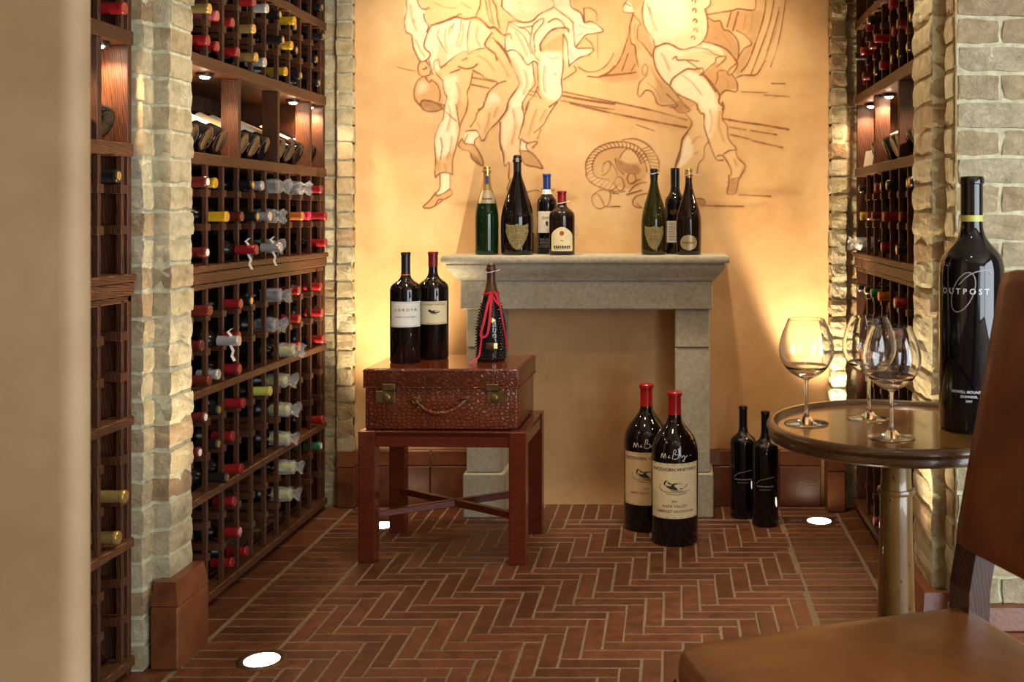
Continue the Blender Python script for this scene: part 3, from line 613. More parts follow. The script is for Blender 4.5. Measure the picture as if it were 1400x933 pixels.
STK = [
 ('A', 1.0, [(95, -200), (95, 0), (100, 80), (80, 180), (95, 270), (140, 300), (155, 400), (185, 470), (215, 520), (260, 515), (295, 480), (295, 450), (250, 405), (255, 340), (290, 250), (310, 215)]),
 ('A', 1.2, [(245, 120), (255, 170), (285, 225), (270, 270)]), ('A', .8, [(190, -100), (190, 0), (215, 60), (250, 80), (290, 65)]),
 ('A', 1.7, [(310, 215), (380, 195), (460, 165), (520, 145), (600, 160), (690, 150), (745, 180), (800, 235), (850, 235), (920, 300), (975, 290)]),
 ('A', .8, [(520, 145), (545, 120), (565, 122)]), ('A', 1.0, [(725, -100), (725, 0), (720, 60), (690, 130), (695, 150)]), ('A', 1.0, [(830, -100), (830, 0), (860, 60), (870, 150), (890, 240)]),
 ('A', .7, [(770, 0), (790, 120), (820, 200)]), ('A', .7, [(800, 0), (820, 120), (840, 210)]), ('A', .9, [(640, 180), (620, 270), (615, 360), (620, 430)]), ('A', 1.4, [(825, 280), (780, 340), (765, 385), (800, 420), (850, 460), (865, 510)]),
 ('A', .9, [(390, 580), (470, 510), (540, 460), (600, 435), (620, 450)]), ('A', 1.1, [(570, 515), (610, 495)]), ('A', .9, [(620, 460), (700, 420), (760, 410)]),
 ('A', 1.0, [(470, 620), (550, 590)]), ('A', 1.1, [(540, 565), (600, 585), (660, 575), (700, 545)]), ('A', .7, [(560, 170), (555, 260), (520, 390)]), ('A', .7, [(500, 200), (480, 240)]), ('A', .8, [(380, 240), (360, 300), (380, 350), (440, 450)]),
 ('A', 1.2, [(830, 320), (900, 400), (950, 470), (990, 570)]), ('C', 1.2, [(0, 355), (70, 440), (130, 560), (180, 690), (175, 740), (100, 850), (80, 933), (10, 1030)]),
 ('A', 1.1, [(665, 600), (740, 640), (760, 665), (850, 690), (870, 710)]), ('A', 1.2, [(940, 690), (870, 715), (800, 780), (770, 850), (750, 910), (710, 933)]),
 ('A', .9, [(660, 620), (640, 720), (615, 790), (620, 880), (605, 933)]), ('A', 1.2, [(660, 660), (840, 695)]), ('A', 1.2, [(655, 720), (800, 750)]),
 ('A', 1.0, [(215, 520), (195, 570), (205, 630), (240, 650), (300, 630), (290, 560), (260, 520)]), ('A', 1.2, [(240, 590), (270, 580), (265, 570)]), ('A', .9, [(290, 520), (310, 580), (320, 630)]),
 ('A', .9, [(400, 680), (340, 610), (330, 540), (340, 515), (370, 510), (385, 570), (440, 545)]), ('A', 1.0, [(240, 650), (190, 690), (165, 760), (165, 830), (195, 880), (215, 900)]),
 ('A', 1.0, [(310, 680), (360, 720), (385, 800), (375, 860)]), ('A', 1.3, [(215, 890), (240, 855), (320, 865), (420, 900)]), ('A', 1.2, [(260, 660), (290, 700), (310, 680)]), ('A', .6, [(20, 570), (90, 590), (170, 605)]),
 ('A', 1.0, [(400, 680), (420, 790), (440, 830), (410, 933)]), ('B', 1.0, [(420, 20), (410, 130), (370, 200), (335, 320), (345, 480), (340, 600), (345, 640)]),
 ('B', 1.3, [(215, 10), (240, 60), (300, 80), (370, 70), (400, 45), (330, 0)]), ('B', .9, [(620, 0), (605, 80), (560, 180), (545, 270), (520, 380), (490, 490), (490, 610)]),
 ('B', .8, [(520, 20), (540, 150), (550, 230)]), ('B', 1.1, [(345, 635), (390, 600), (450, 600), (490, 615)]), ('B', .7, [(385, 300), (400, 370), (385, 490)]), ('B', .6, [(430, 80), (520, 160)]),
 ('B', .9, [(380, 610), (385, 680), (375, 740), (345, 775)]), ('B', .9, [(465, 600), (470, 680), (465, 740)]),
 ('B', 1.1, [(345, 770), (300, 830), (240, 890), (290, 900), (340, 880), (410, 830), (480, 790), (485, 760), (465, 740), (420, 770), (360, 795), (345, 770)]), ('B', 1.0, [(340, 880), (370, 830), (410, 825)]),
 ('B', .9, [(755, 0), (745, 40), (700, 90), (680, 150), (640, 210)]), ('B', 1.0, [(960, 0), (940, 80), (880, 160), (800, 240), (760, 320)]), ('B', 1.1, [(600, 245), (690, 240), (720, 290), (735, 325), (760, 320)]),
 ('B', .9, [(620, 270), (600, 310), (590, 345)]), ('B', .9, [(715, 290), (680, 320), (675, 360)]), ('B', 1.2, [(570, 310), (540, 360), (570, 400), (630, 415), (660, 480), (740, 540), (745, 490), (700, 400), (670, 365), (620, 355), (590, 345), (575, 315)]),
 ('B', 1.0, [(895, 170), (895, 360), (915, 430), (935, 540), (965, 510), (970, 560), (965, 640)]),
 ('C', 1.1, [(40, -100), (40, 0), (40, 60), (90, 110), (150, 160), (230, 190), (300, 175), (360, 120), (430, 85), (470, 65), (480, 30), (470, 0), (465, -100)]), ('C', 1.0, [(480, 60), (530, 100), (600, 150), (640, 190)]),
 ('C', 1.2, [(110, 190), (150, 175), (200, 190), (260, 190)]), ('C', .9, [(110, 190), (180, 230), (240, 230), (300, 220)]), ('C', .9, [(290, 290), (300, 220), (340, 180), (385, 155), (390, 190), (350, 240), (310, 310), (320, 440)]),
 ('C', .8, [(180, 230), (240, 250), (280, 300), (280, 380), (320, 480), (350, 510)]), ('C', .7, [(110, 220), (210, 290), (260, 380), (290, 460)]), ('C', 1.1, [(75, 440), (130, 425), (190, 460), (240, 540), (265, 550), (310, 520), (340, 540)]),
 ('C', .9, [(100, 180), (65, 330), (70, 430)]), ('C', 1.2, [(0, 250), (50, 295), (100, 285), (120, 330)]), ('C', 1.5, [(370, 430), (365, 380), (400, 320), (450, 265), (510, 240), (590, 240), (605, 270)]), ('C', 1.1, [(430, 190), (490, 160), (540, 180), (580, 235)]),
 ('C', .8, [(340, 540), (345, 650), (350, 770)]), ('C', 1.0, [(560, 300), (555, 450), (560, 560), (545, 680), (550, 800), (510, 860), (440, 910)]), ('C', .9, [(300, 540), (310, 640), (320, 720), (270, 780), (215, 880), (210, 933)]),
 ('C', .9, [(340, 740), (310, 810), (260, 870), (240, 933)]), ('C', .8, [(265, 770), (340, 790)]), ('C', .8, [(265, 800), (330, 820)]), ('C', .8, [(330, 770), (370, 840)]),
 ('C', 1.0, [(640, 190), (650, 300), (665, 400), (730, 410), (800, 410), (815, 430), (770, 470), (700, 490), (620, 550), (610, 560), (600, 460), (590, 350), (560, 290)]),
 ('C', 1.0, [(620, -100), (620, 0), (630, 60), (710, 110), (740, 190), (790, 180), (850, 210), (900, 265), (820, 285), (750, 300), (700, 360), (665, 400)]), ('C', .9, [(750, 325), (800, 370), (820, 430)]), ('C', .8, [(560, 680), (620, 640), (670, 600), (650, 560)]),
 ('C', .9, [(990, 450), (940, 540), (860, 600), (760, 610), (690, 570)]), ('C', 1.0, [(770, 650), (900, 650), (995, 560)]), ('C', .6, [(850, 290), (852, 500)]), ('C', .8, [(730, 70), (790, 70), (840, 110), (845, 180)]), ('C', 1.2, [(735, 80), (740, 190)]),
 ('C', 1.0, [(560, 780), (700, 810), (995, 870)]), ('C', 1.5, [(560, 815), (750, 850), (995, 885)]), ('C', 1.0, [(540, 855), (800, 905), (995, 933)]), ('C', 1.0, [(900, 650), (995, 640)]),
 ('D', 1.0, [(25, 170), (20, 330), (50, 440), (60, 540), (100, 510), (100, 580), (95, 650)]), ('D', .9, [(210, 0), (225, 130), (200, 230), (180, 310)]), ('D', .9, [(270, 0), (235, 100), (215, 200)]), ('D', 1.0, [(510, 0), (440, 100), (390, 190), (310, 260)]),
 ('D', 1.0, [(370, 230), (340, 310)]), ('D', 1.2, [(200, 310), (250, 345), (310, 335), (340, 340), (300, 385)]), ('D', .9, [(195, 320), (190, 400)]), ('D', .9, [(250, 350), (245, 380), (270, 420)]),
 ('D', 1.1, [(190, 410), (270, 420), (330, 470), (385, 560), (330, 550), (240, 530), (205, 470), (190, 410)]), ('D', 1.1, [(110, 655), (85, 730), (100, 760), (150, 700)]), ('D', 1.0, [(215, 680), (240, 750)]), ('D', 1.4, [(240, 765), (360, 745), (480, 750)]),
 ('E', 1.0, [(130, 560), (135, 500), (180, 430), (240, 380), (330, 345), (440, 335), (530, 355), (600, 400), (650, 470), (680, 560), (680, 640)]), ('E', 1.0, [(130, 560), (140, 640), (200, 700), (300, 740), (420, 760), (460, 755)]),
 ('E', .9, [(185, 520), (230, 440), (320, 395), (440, 380), (520, 400), (590, 440), (640, 530), (650, 600)]), ('E', .9, [(185, 520), (190, 600), (230, 640), (330, 660)]), ('E', 1.0, [(440, 320), (540, 310), (640, 350), (710, 420), (750, 500), (750, 590)]),
 ('E', 1.0, [(380, 480), (400, 560), (450, 610)]), ('E', .9, [(420, 470), (450, 420), (500, 390), (560, 440), (600, 520)]), ('E', .8, [(270, 590), (280, 530), (320, 500), (340, 540), (310, 600), (270, 620)]), ('E', .8, [(330, 500), (380, 560), (400, 620)]),
 ('E', .9, [(480, 650), (500, 605), (540, 610), (555, 650), (540, 690), (500, 690), (480, 650)]), ('E', 1.2, [(520, 690), (590, 655)]), ('E', 1.0, [(180, 830), (190, 790), (230, 780), (275, 850), (285, 890), (240, 905), (200, 880), (180, 830)]),
 ('E', .9, [(200, 780), (260, 745), (330, 760), (340, 800), (320, 870), (290, 890)]), ('E', .9, [(340, 760), (400, 710)]), ('E', 1.0, [(300, 890), (420, 885)]), ('E', .9, [(370, 690), (390, 640), (430, 640), (455, 700), (440, 745), (400, 740), (370, 690)]),
 ('E', 1.0, [(500, 760), (560, 700), (640, 680)]), ('E', 1.0, [(590, 900), (540, 880), (530, 840), (560, 800), (620, 780), (660, 775)]), ('E', 1.2, [(480, 785), (600, 750)]), ('E', 1.4, [(360, 770), (405, 775)]), ('E', .8, [(560, 860), (610, 900)]),
 ('E', 1.3, [(0, 10), (300, 80), (640, 150), (990, 215)]), ('E', 1.3, [(380, 0), (700, 70), (990, 150)]), ('E', .7, [(560, 190), (710, 240)]), ('E', 1.0, [(995, 260), (950, 310), (935, 400), (900, 500), (890, 560)]),
 ('F', .9, [(235, -30), (235, 0), (205, 40), (195, 90), (220, 105), (280, 110)]), ('F', .8, [(220, 30), (260, 50)]), ('F', 1.2, [(285, 110), (275, 150), (255, 230), (260, 330), (270, 370), (300, 390), (310, 480), (330, 570)]),
 ('F', .9, [(290, 130), (345, 200), (325, 230), (320, 330), (360, 370), (430, 460), (440, 480)]), ('F', .9, [(375, -100), (375, 0), (360, 90), (370, 190), (400, 260), (450, 330), (470, 400)]),
 ('F', 1.3, [(470, 400), (560, 370), (620, 385), (690, 420), (780, 405), (870, 360), (915, 270), (915, 160), (895, 80)]), ('F', 1.0, [(895, 80), (940, 40), (940, 0), (935, -80)]), ('F', 1.1, [(470, 405), (455, 450), (460, 510), (480, 590), (540, 680), (600, 740), (680, 840), (740, 920)]),
 ('F', 1.1, [(0, 650), (100, 600), (180, 490), (250, 280)]), ('F', 1.2, [(40, 640), (200, 630), (310, 615)]), ('F', .9, [(240, 460), (190, 600)]), ('F', .8, [(300, 550), (270, 600)]), ('F', .9, [(385, 545), (360, 580), (370, 640), (400, 620), (405, 570), (385, 545)]),
 ('F', 1.0, [(400, 640), (340, 700), (325, 760), (325, 810), (345, 820), (390, 770), (440, 780), (470, 830), (490, 880), (540, 900), (640, 890)]), ('F', 1.2, [(600, 910), (660, 905), (640, 870), (570, 800)]), ('F', .9, [(620, 500), (650, 480), (660, 510), (740, 510), (840, 520)]),
 ('F', 1.1, [(600, 720), (620, 670), (700, 610), (750, 585), (800, 590), (870, 580), (880, 610), (850, 640), (880, 640), (930, 700), (985, 780)]), ('F', 1.1, [(660, 800), (720, 830), (820, 880), (830, 933)]), ('F', .7, [(740, 515), (850, 590)]), ('F', .6, [(400, 30), (430, 120)]),
 ('G', 1.1, [(290, 125), (400, 105), (500, 90), (560, 75), (640, 85), (695, 80), (705, 0), (710, -100)]), ('G', .9, [(495, 100), (460, 230)]), ('G', 1.1, [(555, 100), (510, 260)]), ('G', 1.1, [(300, 150), (350, 180), (400, 180), (430, 250), (480, 265), (540, 330), (560, 400), (555, 500)]),
 ('G', .9, [(540, 260), (600, 290), (660, 350), (665, 380), (610, 410), (580, 450), (545, 510)]), ('G', 1.3, [(250, 350), (330, 370), (440, 410), (510, 480), (545, 530)]), ('G', 1.0, [(545, 520), (545, 570), (500, 630), (465, 630), (480, 590), (540, 540)]),
 ('G', .9, [(360, 720), (380, 660), (380, 610), (440, 600), (470, 620)]), ('G', 1.0, [(250, 640), (300, 580), (360, 530), (370, 490), (450, 480), (430, 520), (370, 570)]), ('G', 1.1, [(500, 630), (540, 690), (550, 750), (530, 780), (450, 770), (400, 810)]),
 ('G', 1.1, [(270, 640), (340, 720), (395, 810), (390, 870), (430, 910), (420, 933)]), ('G', .8, [(150, 400), (290, 420), (350, 460), (420, 480)]), ('G', 1.0, [(790, -100), (790, 0), (770, 150), (710, 340), (640, 530), (580, 610)]), ('G', .9, [(860, -50), (860, 0), (820, 200), (740, 430), (660, 640)]),
 ('G', 1.2, [(540, 660), (600, 640), (690, 640), (730, 610), (780, 520)]), ('G', .8, [(780, 520), (830, 350), (900, 100)]), ('G', .8, [(960, 0), (900, 350), (830, 570)]), ('G', .9, [(840, 710), (950, 712)]), ('G', .9, [(780, 810), (990, 822)]), ('G', .7, [(580, 780), (800, 790)]),
 ('H', 1.1, [(205, 30), (230, 90), (265, 105), (265, 200), (300, 320), (340, 430), (375, 490), (425, 490)]), ('H', 1.0, [(375, 460), (400, 450), (430, 460), (470, 520), (495, 580), (490, 630)]),
 ('H', 1.1, [(420, 0), (430, 40), (420, 140), (460, 200), (470, 300), (510, 360), (535, 390), (540, 440), (560, 480), (610, 530), (610, 570), (560, 660), (540, 760), (500, 785), (460, 770), (475, 700), (475, 620)]), ('H', 1.0, [(430, 440), (480, 410), (530, 405)]),
 ('H', 1.1, [(100, 90), (155, 160), (150, 210), (90, 300), (65, 400), (55, 470), (25, 540)]), ('H', 1.0, [(300, 340), (270, 380), (260, 470), (220, 520), (205, 600)]), ('H', 1.0, [(0, 40), (60, 90), (145, 70), (100, 20)]),
 ('H', 1.5, [(430, 140), (600, 170), (780, 195), (980, 230)]), ('H', 1.2, [(480, 210), (620, 235)]), ('H', 1.2, [(660, 240), (880, 275)]), ('H', 1.3, [(490, 275), (660, 315)]), ('H', 1.5, [(670, 325), (800, 355), (930, 385)]),
 ('H', 1.2, [(560, 785), (830, 800)]), ('H', 1.2, [(270, 880), (600, 885)]), ('H', 1.0, [(200, 820), (250, 822), (275, 850), (250, 885)]), ('H', .8, [(500, 655), (555, 640)]),
]
FOLD = [('A', [(430, 240), (420, 330), (440, 420)]), ('A', [(470, 220), (455, 300)]), ('A', [(580, 200), (575, 300), (540, 400)]), ('A', [(700, 220), (690, 320), (720, 390)]), ('A', [(130, 40), (140, 150), (180, 260)]), ('A', [(150, 160), (165, 190)]),
 ('A', [(170, 330), (210, 420), (250, 480)]), ('A', [(520, 700), (545, 800), (530, 930)]), ('A', [(860, 480), (920, 560), (960, 650)]), ('A', [(700, 470), (780, 520), (840, 600)]), ('A', [(330, 20), (420, 60), (520, 70)]), ('A', [(560, 20), (640, 70)]),
 ('B', [(450, 20), (470, 120), (440, 240)]), ('B', [(480, 290), (470, 400), (440, 480)]), ('B', [(800, 90), (790, 170), (760, 250)]), ('B', [(870, 40), (840, 120)]), ('B', [(700, 170), (720, 220)]), ('B', [(420, 520), (430, 590)]), ('B', [(360, 500), (370, 580)]),
 ('C', [(150, 270), (200, 360), (250, 470)]), ('C', [(430, 480), (470, 500), (520, 480)]), ('C', [(400, 560), (390, 680), (400, 780)]), ('C', [(480, 620), (500, 640)]), ('C', [(120, 500), (170, 600), (200, 720)]), ('C', [(230, 600), (250, 700), (220, 800)]),
 ('C', [(690, 210), (760, 240), (850, 250)]), ('C', [(680, 300), (720, 280)]), ('C', [(180, 15), (190, 25)]), ('C', [(200, 85), (215, 95)]), ('C', [(620, 430), (640, 500)]), ('D', [(130, 60), (150, 200), (120, 350)]), ('D', [(330, 60), (290, 180), (260, 280)]), ('D', [(410, 60), (360, 160)]),
 ('F', [(520, 450), (560, 520), (590, 600)]), ('F', [(700, 640), (780, 700), (860, 800)]), ('F', [(300, 200), (290, 300), (340, 420)]), ('F', [(430, 560), (470, 650), (540, 760)]), ('F', [(400, 700), (470, 760), (520, 840)]), ('F', [(880, 440), (960, 470)]), ('F', [(420, 60), (440, 160), (480, 260)]),
 ('G', [(350, 230), (430, 290), (500, 400)]), ('G', [(300, 300), (380, 330)]), ('G', [(420, 640), (470, 700), (460, 750)]), ('G', [(620, 120), (600, 250)]), ('G', [(680, 120), (660, 260)]), ('G', [(900, 60), (870, 260), (800, 430)]), ('H', [(310, 60), (330, 160), (310, 260)]), ('H', [(400, 80), (390, 200), (430, 330)]),
 ('H', [(160, 350), (200, 300), (240, 290)]), ('H', [(180, 440), (210, 420)]), ('H', [(520, 480), (540, 540)]), ('H', [(450, 680), (530, 690)])]
for tl, pts in FOLD:
    q = P(tl, pts); fill([(x - 1.2, y) for x, y in q] + [(x + 3.4, y + 1) for x, y in reversed(q)], TAN, 0.38, 1)
    stroke(q, 0.5, INK2, 0.7)
for tl, w_, pts in STK:
    q = P(tl, pts)
    stroke([(x + 1.6, y + .8) for x, y in q], w_ * 1.6, (0.52, 0.27, 0.10), 0.30, 2.4)
    stroke(q, w_ * 0.95)
for bx, by in ((800, 10), (805, 90), (810, 180), (815, 260), (793, 325)):
    q = [(bx + 15 * math.cos(a), by + 17 * math.sin(a)) for a in [i * PI / 4 + PI for i in range(6)]]; stroke(P('F', q), 0.9)
for i in range(22):                                                  # basket braid
    a = PI * 0.95 + i * (PI * 1.0) / 21
    cx, cy = 400 + 205 * math.cos(a), 545 + 160 * math.sin(a); dx, dy = 400 + 268 * math.cos(a - .12), 545 + 208 * math.sin(a - .12)
    stroke(P('E', [(cx, cy), ((cx + dx) / 2 + 8, (cy + dy) / 2 - 8), (dx, dy)]), 0.7)
for i in range(9):
    a = -0.9 + i * 0.13; cx, cy = 470 + 215 * math.cos(a), 560 + 205 * math.sin(a); dx, dy = 470 + 280 * math.cos(a + .08), 560 + 245 * math.sin(a + .08)
    stroke(P('E', [(cx, cy), (dx, dy)]), 0.7, INK2)
for i in range(7):
    a = PI * 0.55 + i * 0.17; cx, cy = 400 + 215 * math.cos(a), 560 + 120 * math.sin(a); dx, dy = 390 + 262 * math.cos(a + .1), 560 + 195 * math.sin(a + .1)
    stroke(P('E', [(cx, cy), (dx, dy)]), 0.6, INK2)
alp *= 0.92
xs_ = np.arange(mx0, mx1 + 1); ys_ = np.arange(my0, my1 + 1)
GX, GY = np.meshgrid(xs_, ys_)
co = np.zeros((NY * NX, 3), np.float32)
co[:, 0] = ((GX - VPX) / S_W).ravel(); co[:, 1] = WY - 0.0004; co[:, 2] = (EYE - (GY - VPY) / S_W).ravel()
idx = np.arange(NY * NX).reshape(NY, NX)
fq = np.stack([idx[1:, :-1], idx[1:, 1:], idx[:-1, 1:], idx[:-1, :-1]], -1).reshape(-1, 4)
me = bpy.data.meshes.new('mural'); me.vertices.add(len(co)); me.vertices.foreach_set('co', co.ravel())
me.loops.add(fq.size); me.loops.foreach_set('vertex_index', fq.ravel().astype(np.int32))
me.polygons.add(len(fq)); me.polygons.foreach_set('loop_start', np.arange(0, fq.size, 4, dtype=np.int32)); me.update(calc_edges=True)
at = me.color_attributes.new('paint', 'FLOAT_COLOR', 'POINT')
at.data.foreach_set('color', np.concatenate([rgb, alp[..., None]], -1).ravel().astype(np.float32))
me.materials.append(M['mural_plaster'])
mo = link('mural', me, wall_back); mo['label'] = 'sepia mural of three dancing figures, a jug and a tipped basket'

# ================================================================== FIREPLACE
fp = thing('fireplace_surround', 'grey limestone fireplace surround with moulded mantel, standing against the mural wall', 'fireplace', (-0.32, 4.0, 0))
def fpart(name, mb, smooth=None):
    o = mb.obj(name, 'limestone', fp, smooth); o.location = (0.32, -4.0, 0); return o
for (x0, x1) in ((-0.781, -0.650), (0.008, 0.140)):
    fpart('jamb', MB().cbox(x0, x1, 3.956, WY - .002, 0.170, 0.640, 0.003))
    fpart('jamb', MB().cbox(x0, x1, 3.952, WY - .002, 0.642, 0.788, 0.005))
    fpart('plinth', MB().cbox(x0 - .012, x1 + .013, 3.946, WY - .002, 0.0, 0.168, 0.005))
fpart('lintel', MB().cbox(-0.800, 0.150, 3.930, WY - .002, 0.789, 0.898, 0.004))
# moulded shelf: profile swept round front and both sides
prof = [(0.010, 0.899), (0.012, 0.908), (0.018, 0.916), (0.030, 0.930), (0.043, 0.948), (0.046, 0.956), (0.041, 0.961), (0.042, 0.9635), (0.056, 0.9650), (0.060, 0.972), (0.060, 0.985), (0.056, 0.9915), (0.050, 0.993)]
mbm = MB(); rings = []
for p_, z_ in prof:
    mbm.v += [(-0.80 - p_, WY - .002, z_), (-0.80 - p_, 3.93 - p_, z_), (0.15 + p_, 3.93 - p_, z_), (0.15 + p_, WY - .002, z_)]
for j in range(len(prof) - 1):
    for i in range(4):
        a_, b_ = j * 4 + i, j * 4 + (i + 1) % 4; mbm.f.append((a_, b_, b_ + 4, a_ + 4))
mbm.f.append((0, 1, 2, 3)); k_ = (len(prof) - 1) * 4; mbm.f.append((k_ + 3, k_ + 2, k_ + 1, k_))
fpart('mantel_shelf', mbm, 35)

# ================================================================== FLOOR UPLIGHTS
def uplight(x, y, label, power, tx=0.0, ty=0.0, ang=44, blend=0.25):
    t_ = thing('floor_uplight', label, 'uplight', (x, y, 0), 0, 'recessed floor uplights')
    MB().lathe([(0.044, -0.004), (0.044, 0.0015), (0.050, 0.0035), (0.060, 0.003), (0.064, 0.0006), (0.064, -0.004)], 36).obj('ring', 'bronze_ring', t_, 40)
    MB().lathe([(0.0, 0.0016), (0.0445, 0.0016), (0.0445, -0.003), (0.0, -0.003)], 32).obj('lens', 'lamp_glass', t_)
    l = lamp('uplight_beam', 'SPOT', (x, y, 0.012), (x + tx, y + ty, 1.0), power, (1.0, 0.83, 0.56), 0.02, ang, blend)
    l.parent = t_; l.location = (0, 0, 0.012)
    l.rotation_euler = (Vector((tx, ty, 1.0))).to_track_quat('-Z', 'Y').to_euler()
uplight(-1.057, 2.690, 'lit round floor uplight beside the foot of the left brick pier', 60, -0.10, 0.02, 50, 1.0)
uplight(-1.07, 3.85, 'lit round floor uplight behind the legs of the mahogany stand', 105, -0.06, 0.14, 58, 0.9)
uplight(0.546, 3.906, 'lit round floor uplight beside the terracotta base right of the fireplace', 135, 0.035, 0.10, 43, 0.45)
uplight(0.47, 2.62, 'lit round floor uplight behind the pedestal of the round table', 90, 0.08, 0.02, 46, 1.0)

# ================================================================== WINE RACKS
# section heights shared by all racks: (bottom, top, kind)
SHELF = [(0.020, 0.046, 'rail', 0.010), (0.318, 0.341, 'rail', 0.008), (0.622, 0.645, 'rail', 0.008), (0.935, 1.000, 'counter', 0.014),
         (1.291, 1.324, 'shelf', 0.006), (1.569, 1.606, 'shelf', 0.006), (1.860, 1.893, 'shelf', 0.006), (2.20, 2.24, 'shelf', 0.006)]
SECT = [(0.046, 0.318), (0.341, 0.622), (0.645, 0.935), (1.000, 1.291), (1.606, 1.860), (1.893, 2.20)]
ROWS = [[0.082, 0.176, 0.270], [0.370, 0.470, 0.571], [0.676, 0.776, 0.876], [1.036, 1.138, 1.238], [1.6425, 1.733, 1.819], [1.930, 2.02]]
DEPTH = 0.34
def wine_rack(label, xf, sgn, y0, y1, divs, posts, lights, sub):
    """xf: front plane, sgn: +1 when the rack looks towards +X; divs: divider centres"""
    rk = thing('wine_rack', label, 'wine rack', (xf, (y0 + y1) / 2, 0))
    cy = (y0 + y1) / 2
    def part(name, X0, X1, Y0, Y1, Z0, Z1, m_, c=0.0015):      # X measured into the room from the front plane
        a, b_ = sorted((sgn * X0, sgn * X1))
        return MB().cbox(a, b_, Y0 - cy, Y1 - cy, Z0, Z1, c).obj(name, m_, rk)
    for z0, z1, kd, pr in SHELF:
        if kd == 'rail': part('rail', -0.045, pr, y0, y1, z0, z1, 'rack_wood', 0.003)
        elif kd == 'counter':
            part('counter_top', -DEPTH, pr, y0, y1, z0 + 0.046, z1, 'rack_wood', 0.003)
            part('counter_fascia', -DEPTH, pr - 0.006, y0, y1, z0 + 0.012, z0 + 0.0455, 'rack_wood', 0.003)
            part('counter_bead', -DEPTH, pr - 0.014, y0, y1, z0 - 0.006, z0 + 0.0115, 'rack_wood', 0.003)
        else: part('shelf', -DEPTH, pr, y0, y1, z0, z1, 'rack_wood', 0.003)
    nbd = int(round((y1 - y0) / 0.08))
    for i in range(nbd):                                       # back boards
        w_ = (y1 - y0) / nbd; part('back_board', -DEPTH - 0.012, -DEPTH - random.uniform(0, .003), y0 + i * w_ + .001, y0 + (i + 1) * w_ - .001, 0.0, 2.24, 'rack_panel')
    part('end_panel', -DEPTH, 0.0, y0, y0 + 0.018, 0.0, 2.24, 'rack_upright'); part('end_panel', -DEPTH, 0.0, y1 - 0.018, y1, 0.0, 2.24, 'rack_upright')
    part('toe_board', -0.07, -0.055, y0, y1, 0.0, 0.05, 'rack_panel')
    sup = None
    for si, (z0, z1) in enumerate(SECT):
        for d in divs:
            part('divider', -0.014, 0.0, d - 0.0062, d + 0.0062, z0, z1, 'rack_upright', 0.001)
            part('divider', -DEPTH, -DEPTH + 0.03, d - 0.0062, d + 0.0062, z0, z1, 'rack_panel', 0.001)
        for rz in ROWS[si][1:]:
            for d in divs:
                if sup is None:
                    a, b_ = sorted((sgn * -0.30, sgn * 0.0035)); sup = MB().cbox(a, b_, -0.0142, 0.0142, -0.0105, 0.0105, 0.0012).mesh('bottle_support', 'rack_upright')
                link('bottle_support', sup, rk, (0, d - cy, rz - 0.0285))
    for p in posts:
        part('post', -0.055, 0.0, p - 0.010, p + 0.010, 1.324, 1.569, 'rack_upright', 0.0015)
    for ly in lights:
        lm_ = MB().lathe([(0.0, 0.0), (0.022, 0.0), (0.026, 0.004), (0.026, 0.012), (0.0, 0.012)], 20).obj('puck_light', 'iron', rk, 40); lm_.location = (sgn * -0.042, ly - cy, 1.557)
        bl = MB().lathe([(0.0, -0.006), (0.010, -0.004), (0.015, 0.0), (0.0, 0.0)], 16).obj('bulb', 'bulb', lm_, 60); bl.location = (0, 0, -0.0005)
        l = lamp('puck_beam', 'SPOT', (0, 0, 0), (0, 0, -1), 4.5, (1.0, 0.66, 0.40), 0.012, 150, 0.6); l.parent = rk; l.location = (sgn * -0.042, ly - cy, 1.546); l.rotation_euler = (0, 0, 0)
    return rk
XL, XR = -1.354, 0.712
LD = [2.933] + [3.042 + 0.1091 * i for i in range(10)]
wine_rack('tall dark wooden wine rack between the left brick pier and the mural wall', XL, 1, 2.812, 4.070, LD, [3.269, 3.594, 3.912], [3.845, 4.015, 3.12], 'left')
ND = [2.362, 2.470, 2.575]
wine_rack('dark wooden wine rack behind the tan plaster wall end, before the left brick pier', XL, 1, 1.75, 2.616, [1.93, 2.038, 2.146, 2.254] + ND, [2.47, 2.15], [2.54, 2.3], 'near')
RD = [3.84, 3.704, 3.566, 3.428, 3.296, 3.173, 3.050, 2.93]
wine_rack('narrow dark wooden wine rack right of the mural, beside the right brick pier', XR, -1, 2.805, 4.06, RD, [3.70, 3.30, 2.93], [3.98, 3.65, 3.1], 'right')

# ------------------------------------------------------------------ bottle shapes
def chaikin(p, it=2):
    for _ in range(it):
        q = [p[0]]
        for a, b_ in zip(p[:-1], p[1:]):
            q += [(a[0] * .75 + b_[0] * .25, a[1] * .75 + b_[1] * .25), (a[0] * .25 + b_[0] * .75, a[1] * .25 + b_[1] * .75)]
        p = q + [p[-1]]
    return p
def bordeaux(R, H, bt=0.64, nb=0.76, nr=0.32, lip=1.12):
    sh = chaikin([(R, bt * H - .02 * H), (R, bt * H + .02 * H), (R * .90, bt * H + (nb - bt) * H * .50), (R * (nr + .16), nb * H - .02 * H), (R * nr * 1.08, nb * H + .02 * H), (R * nr, nb * H + .06 * H)], 2)
    return [(0, 0.004), (R * .8, 0.0), (R * .95, 0.001), (R, R * .10)] + sh + [(R * nr, H - .030 * H), (R * nr * lip, H - .027 * H), (R * nr * lip, H - .006 * H), (R * nr * .98, H), (0, H)]
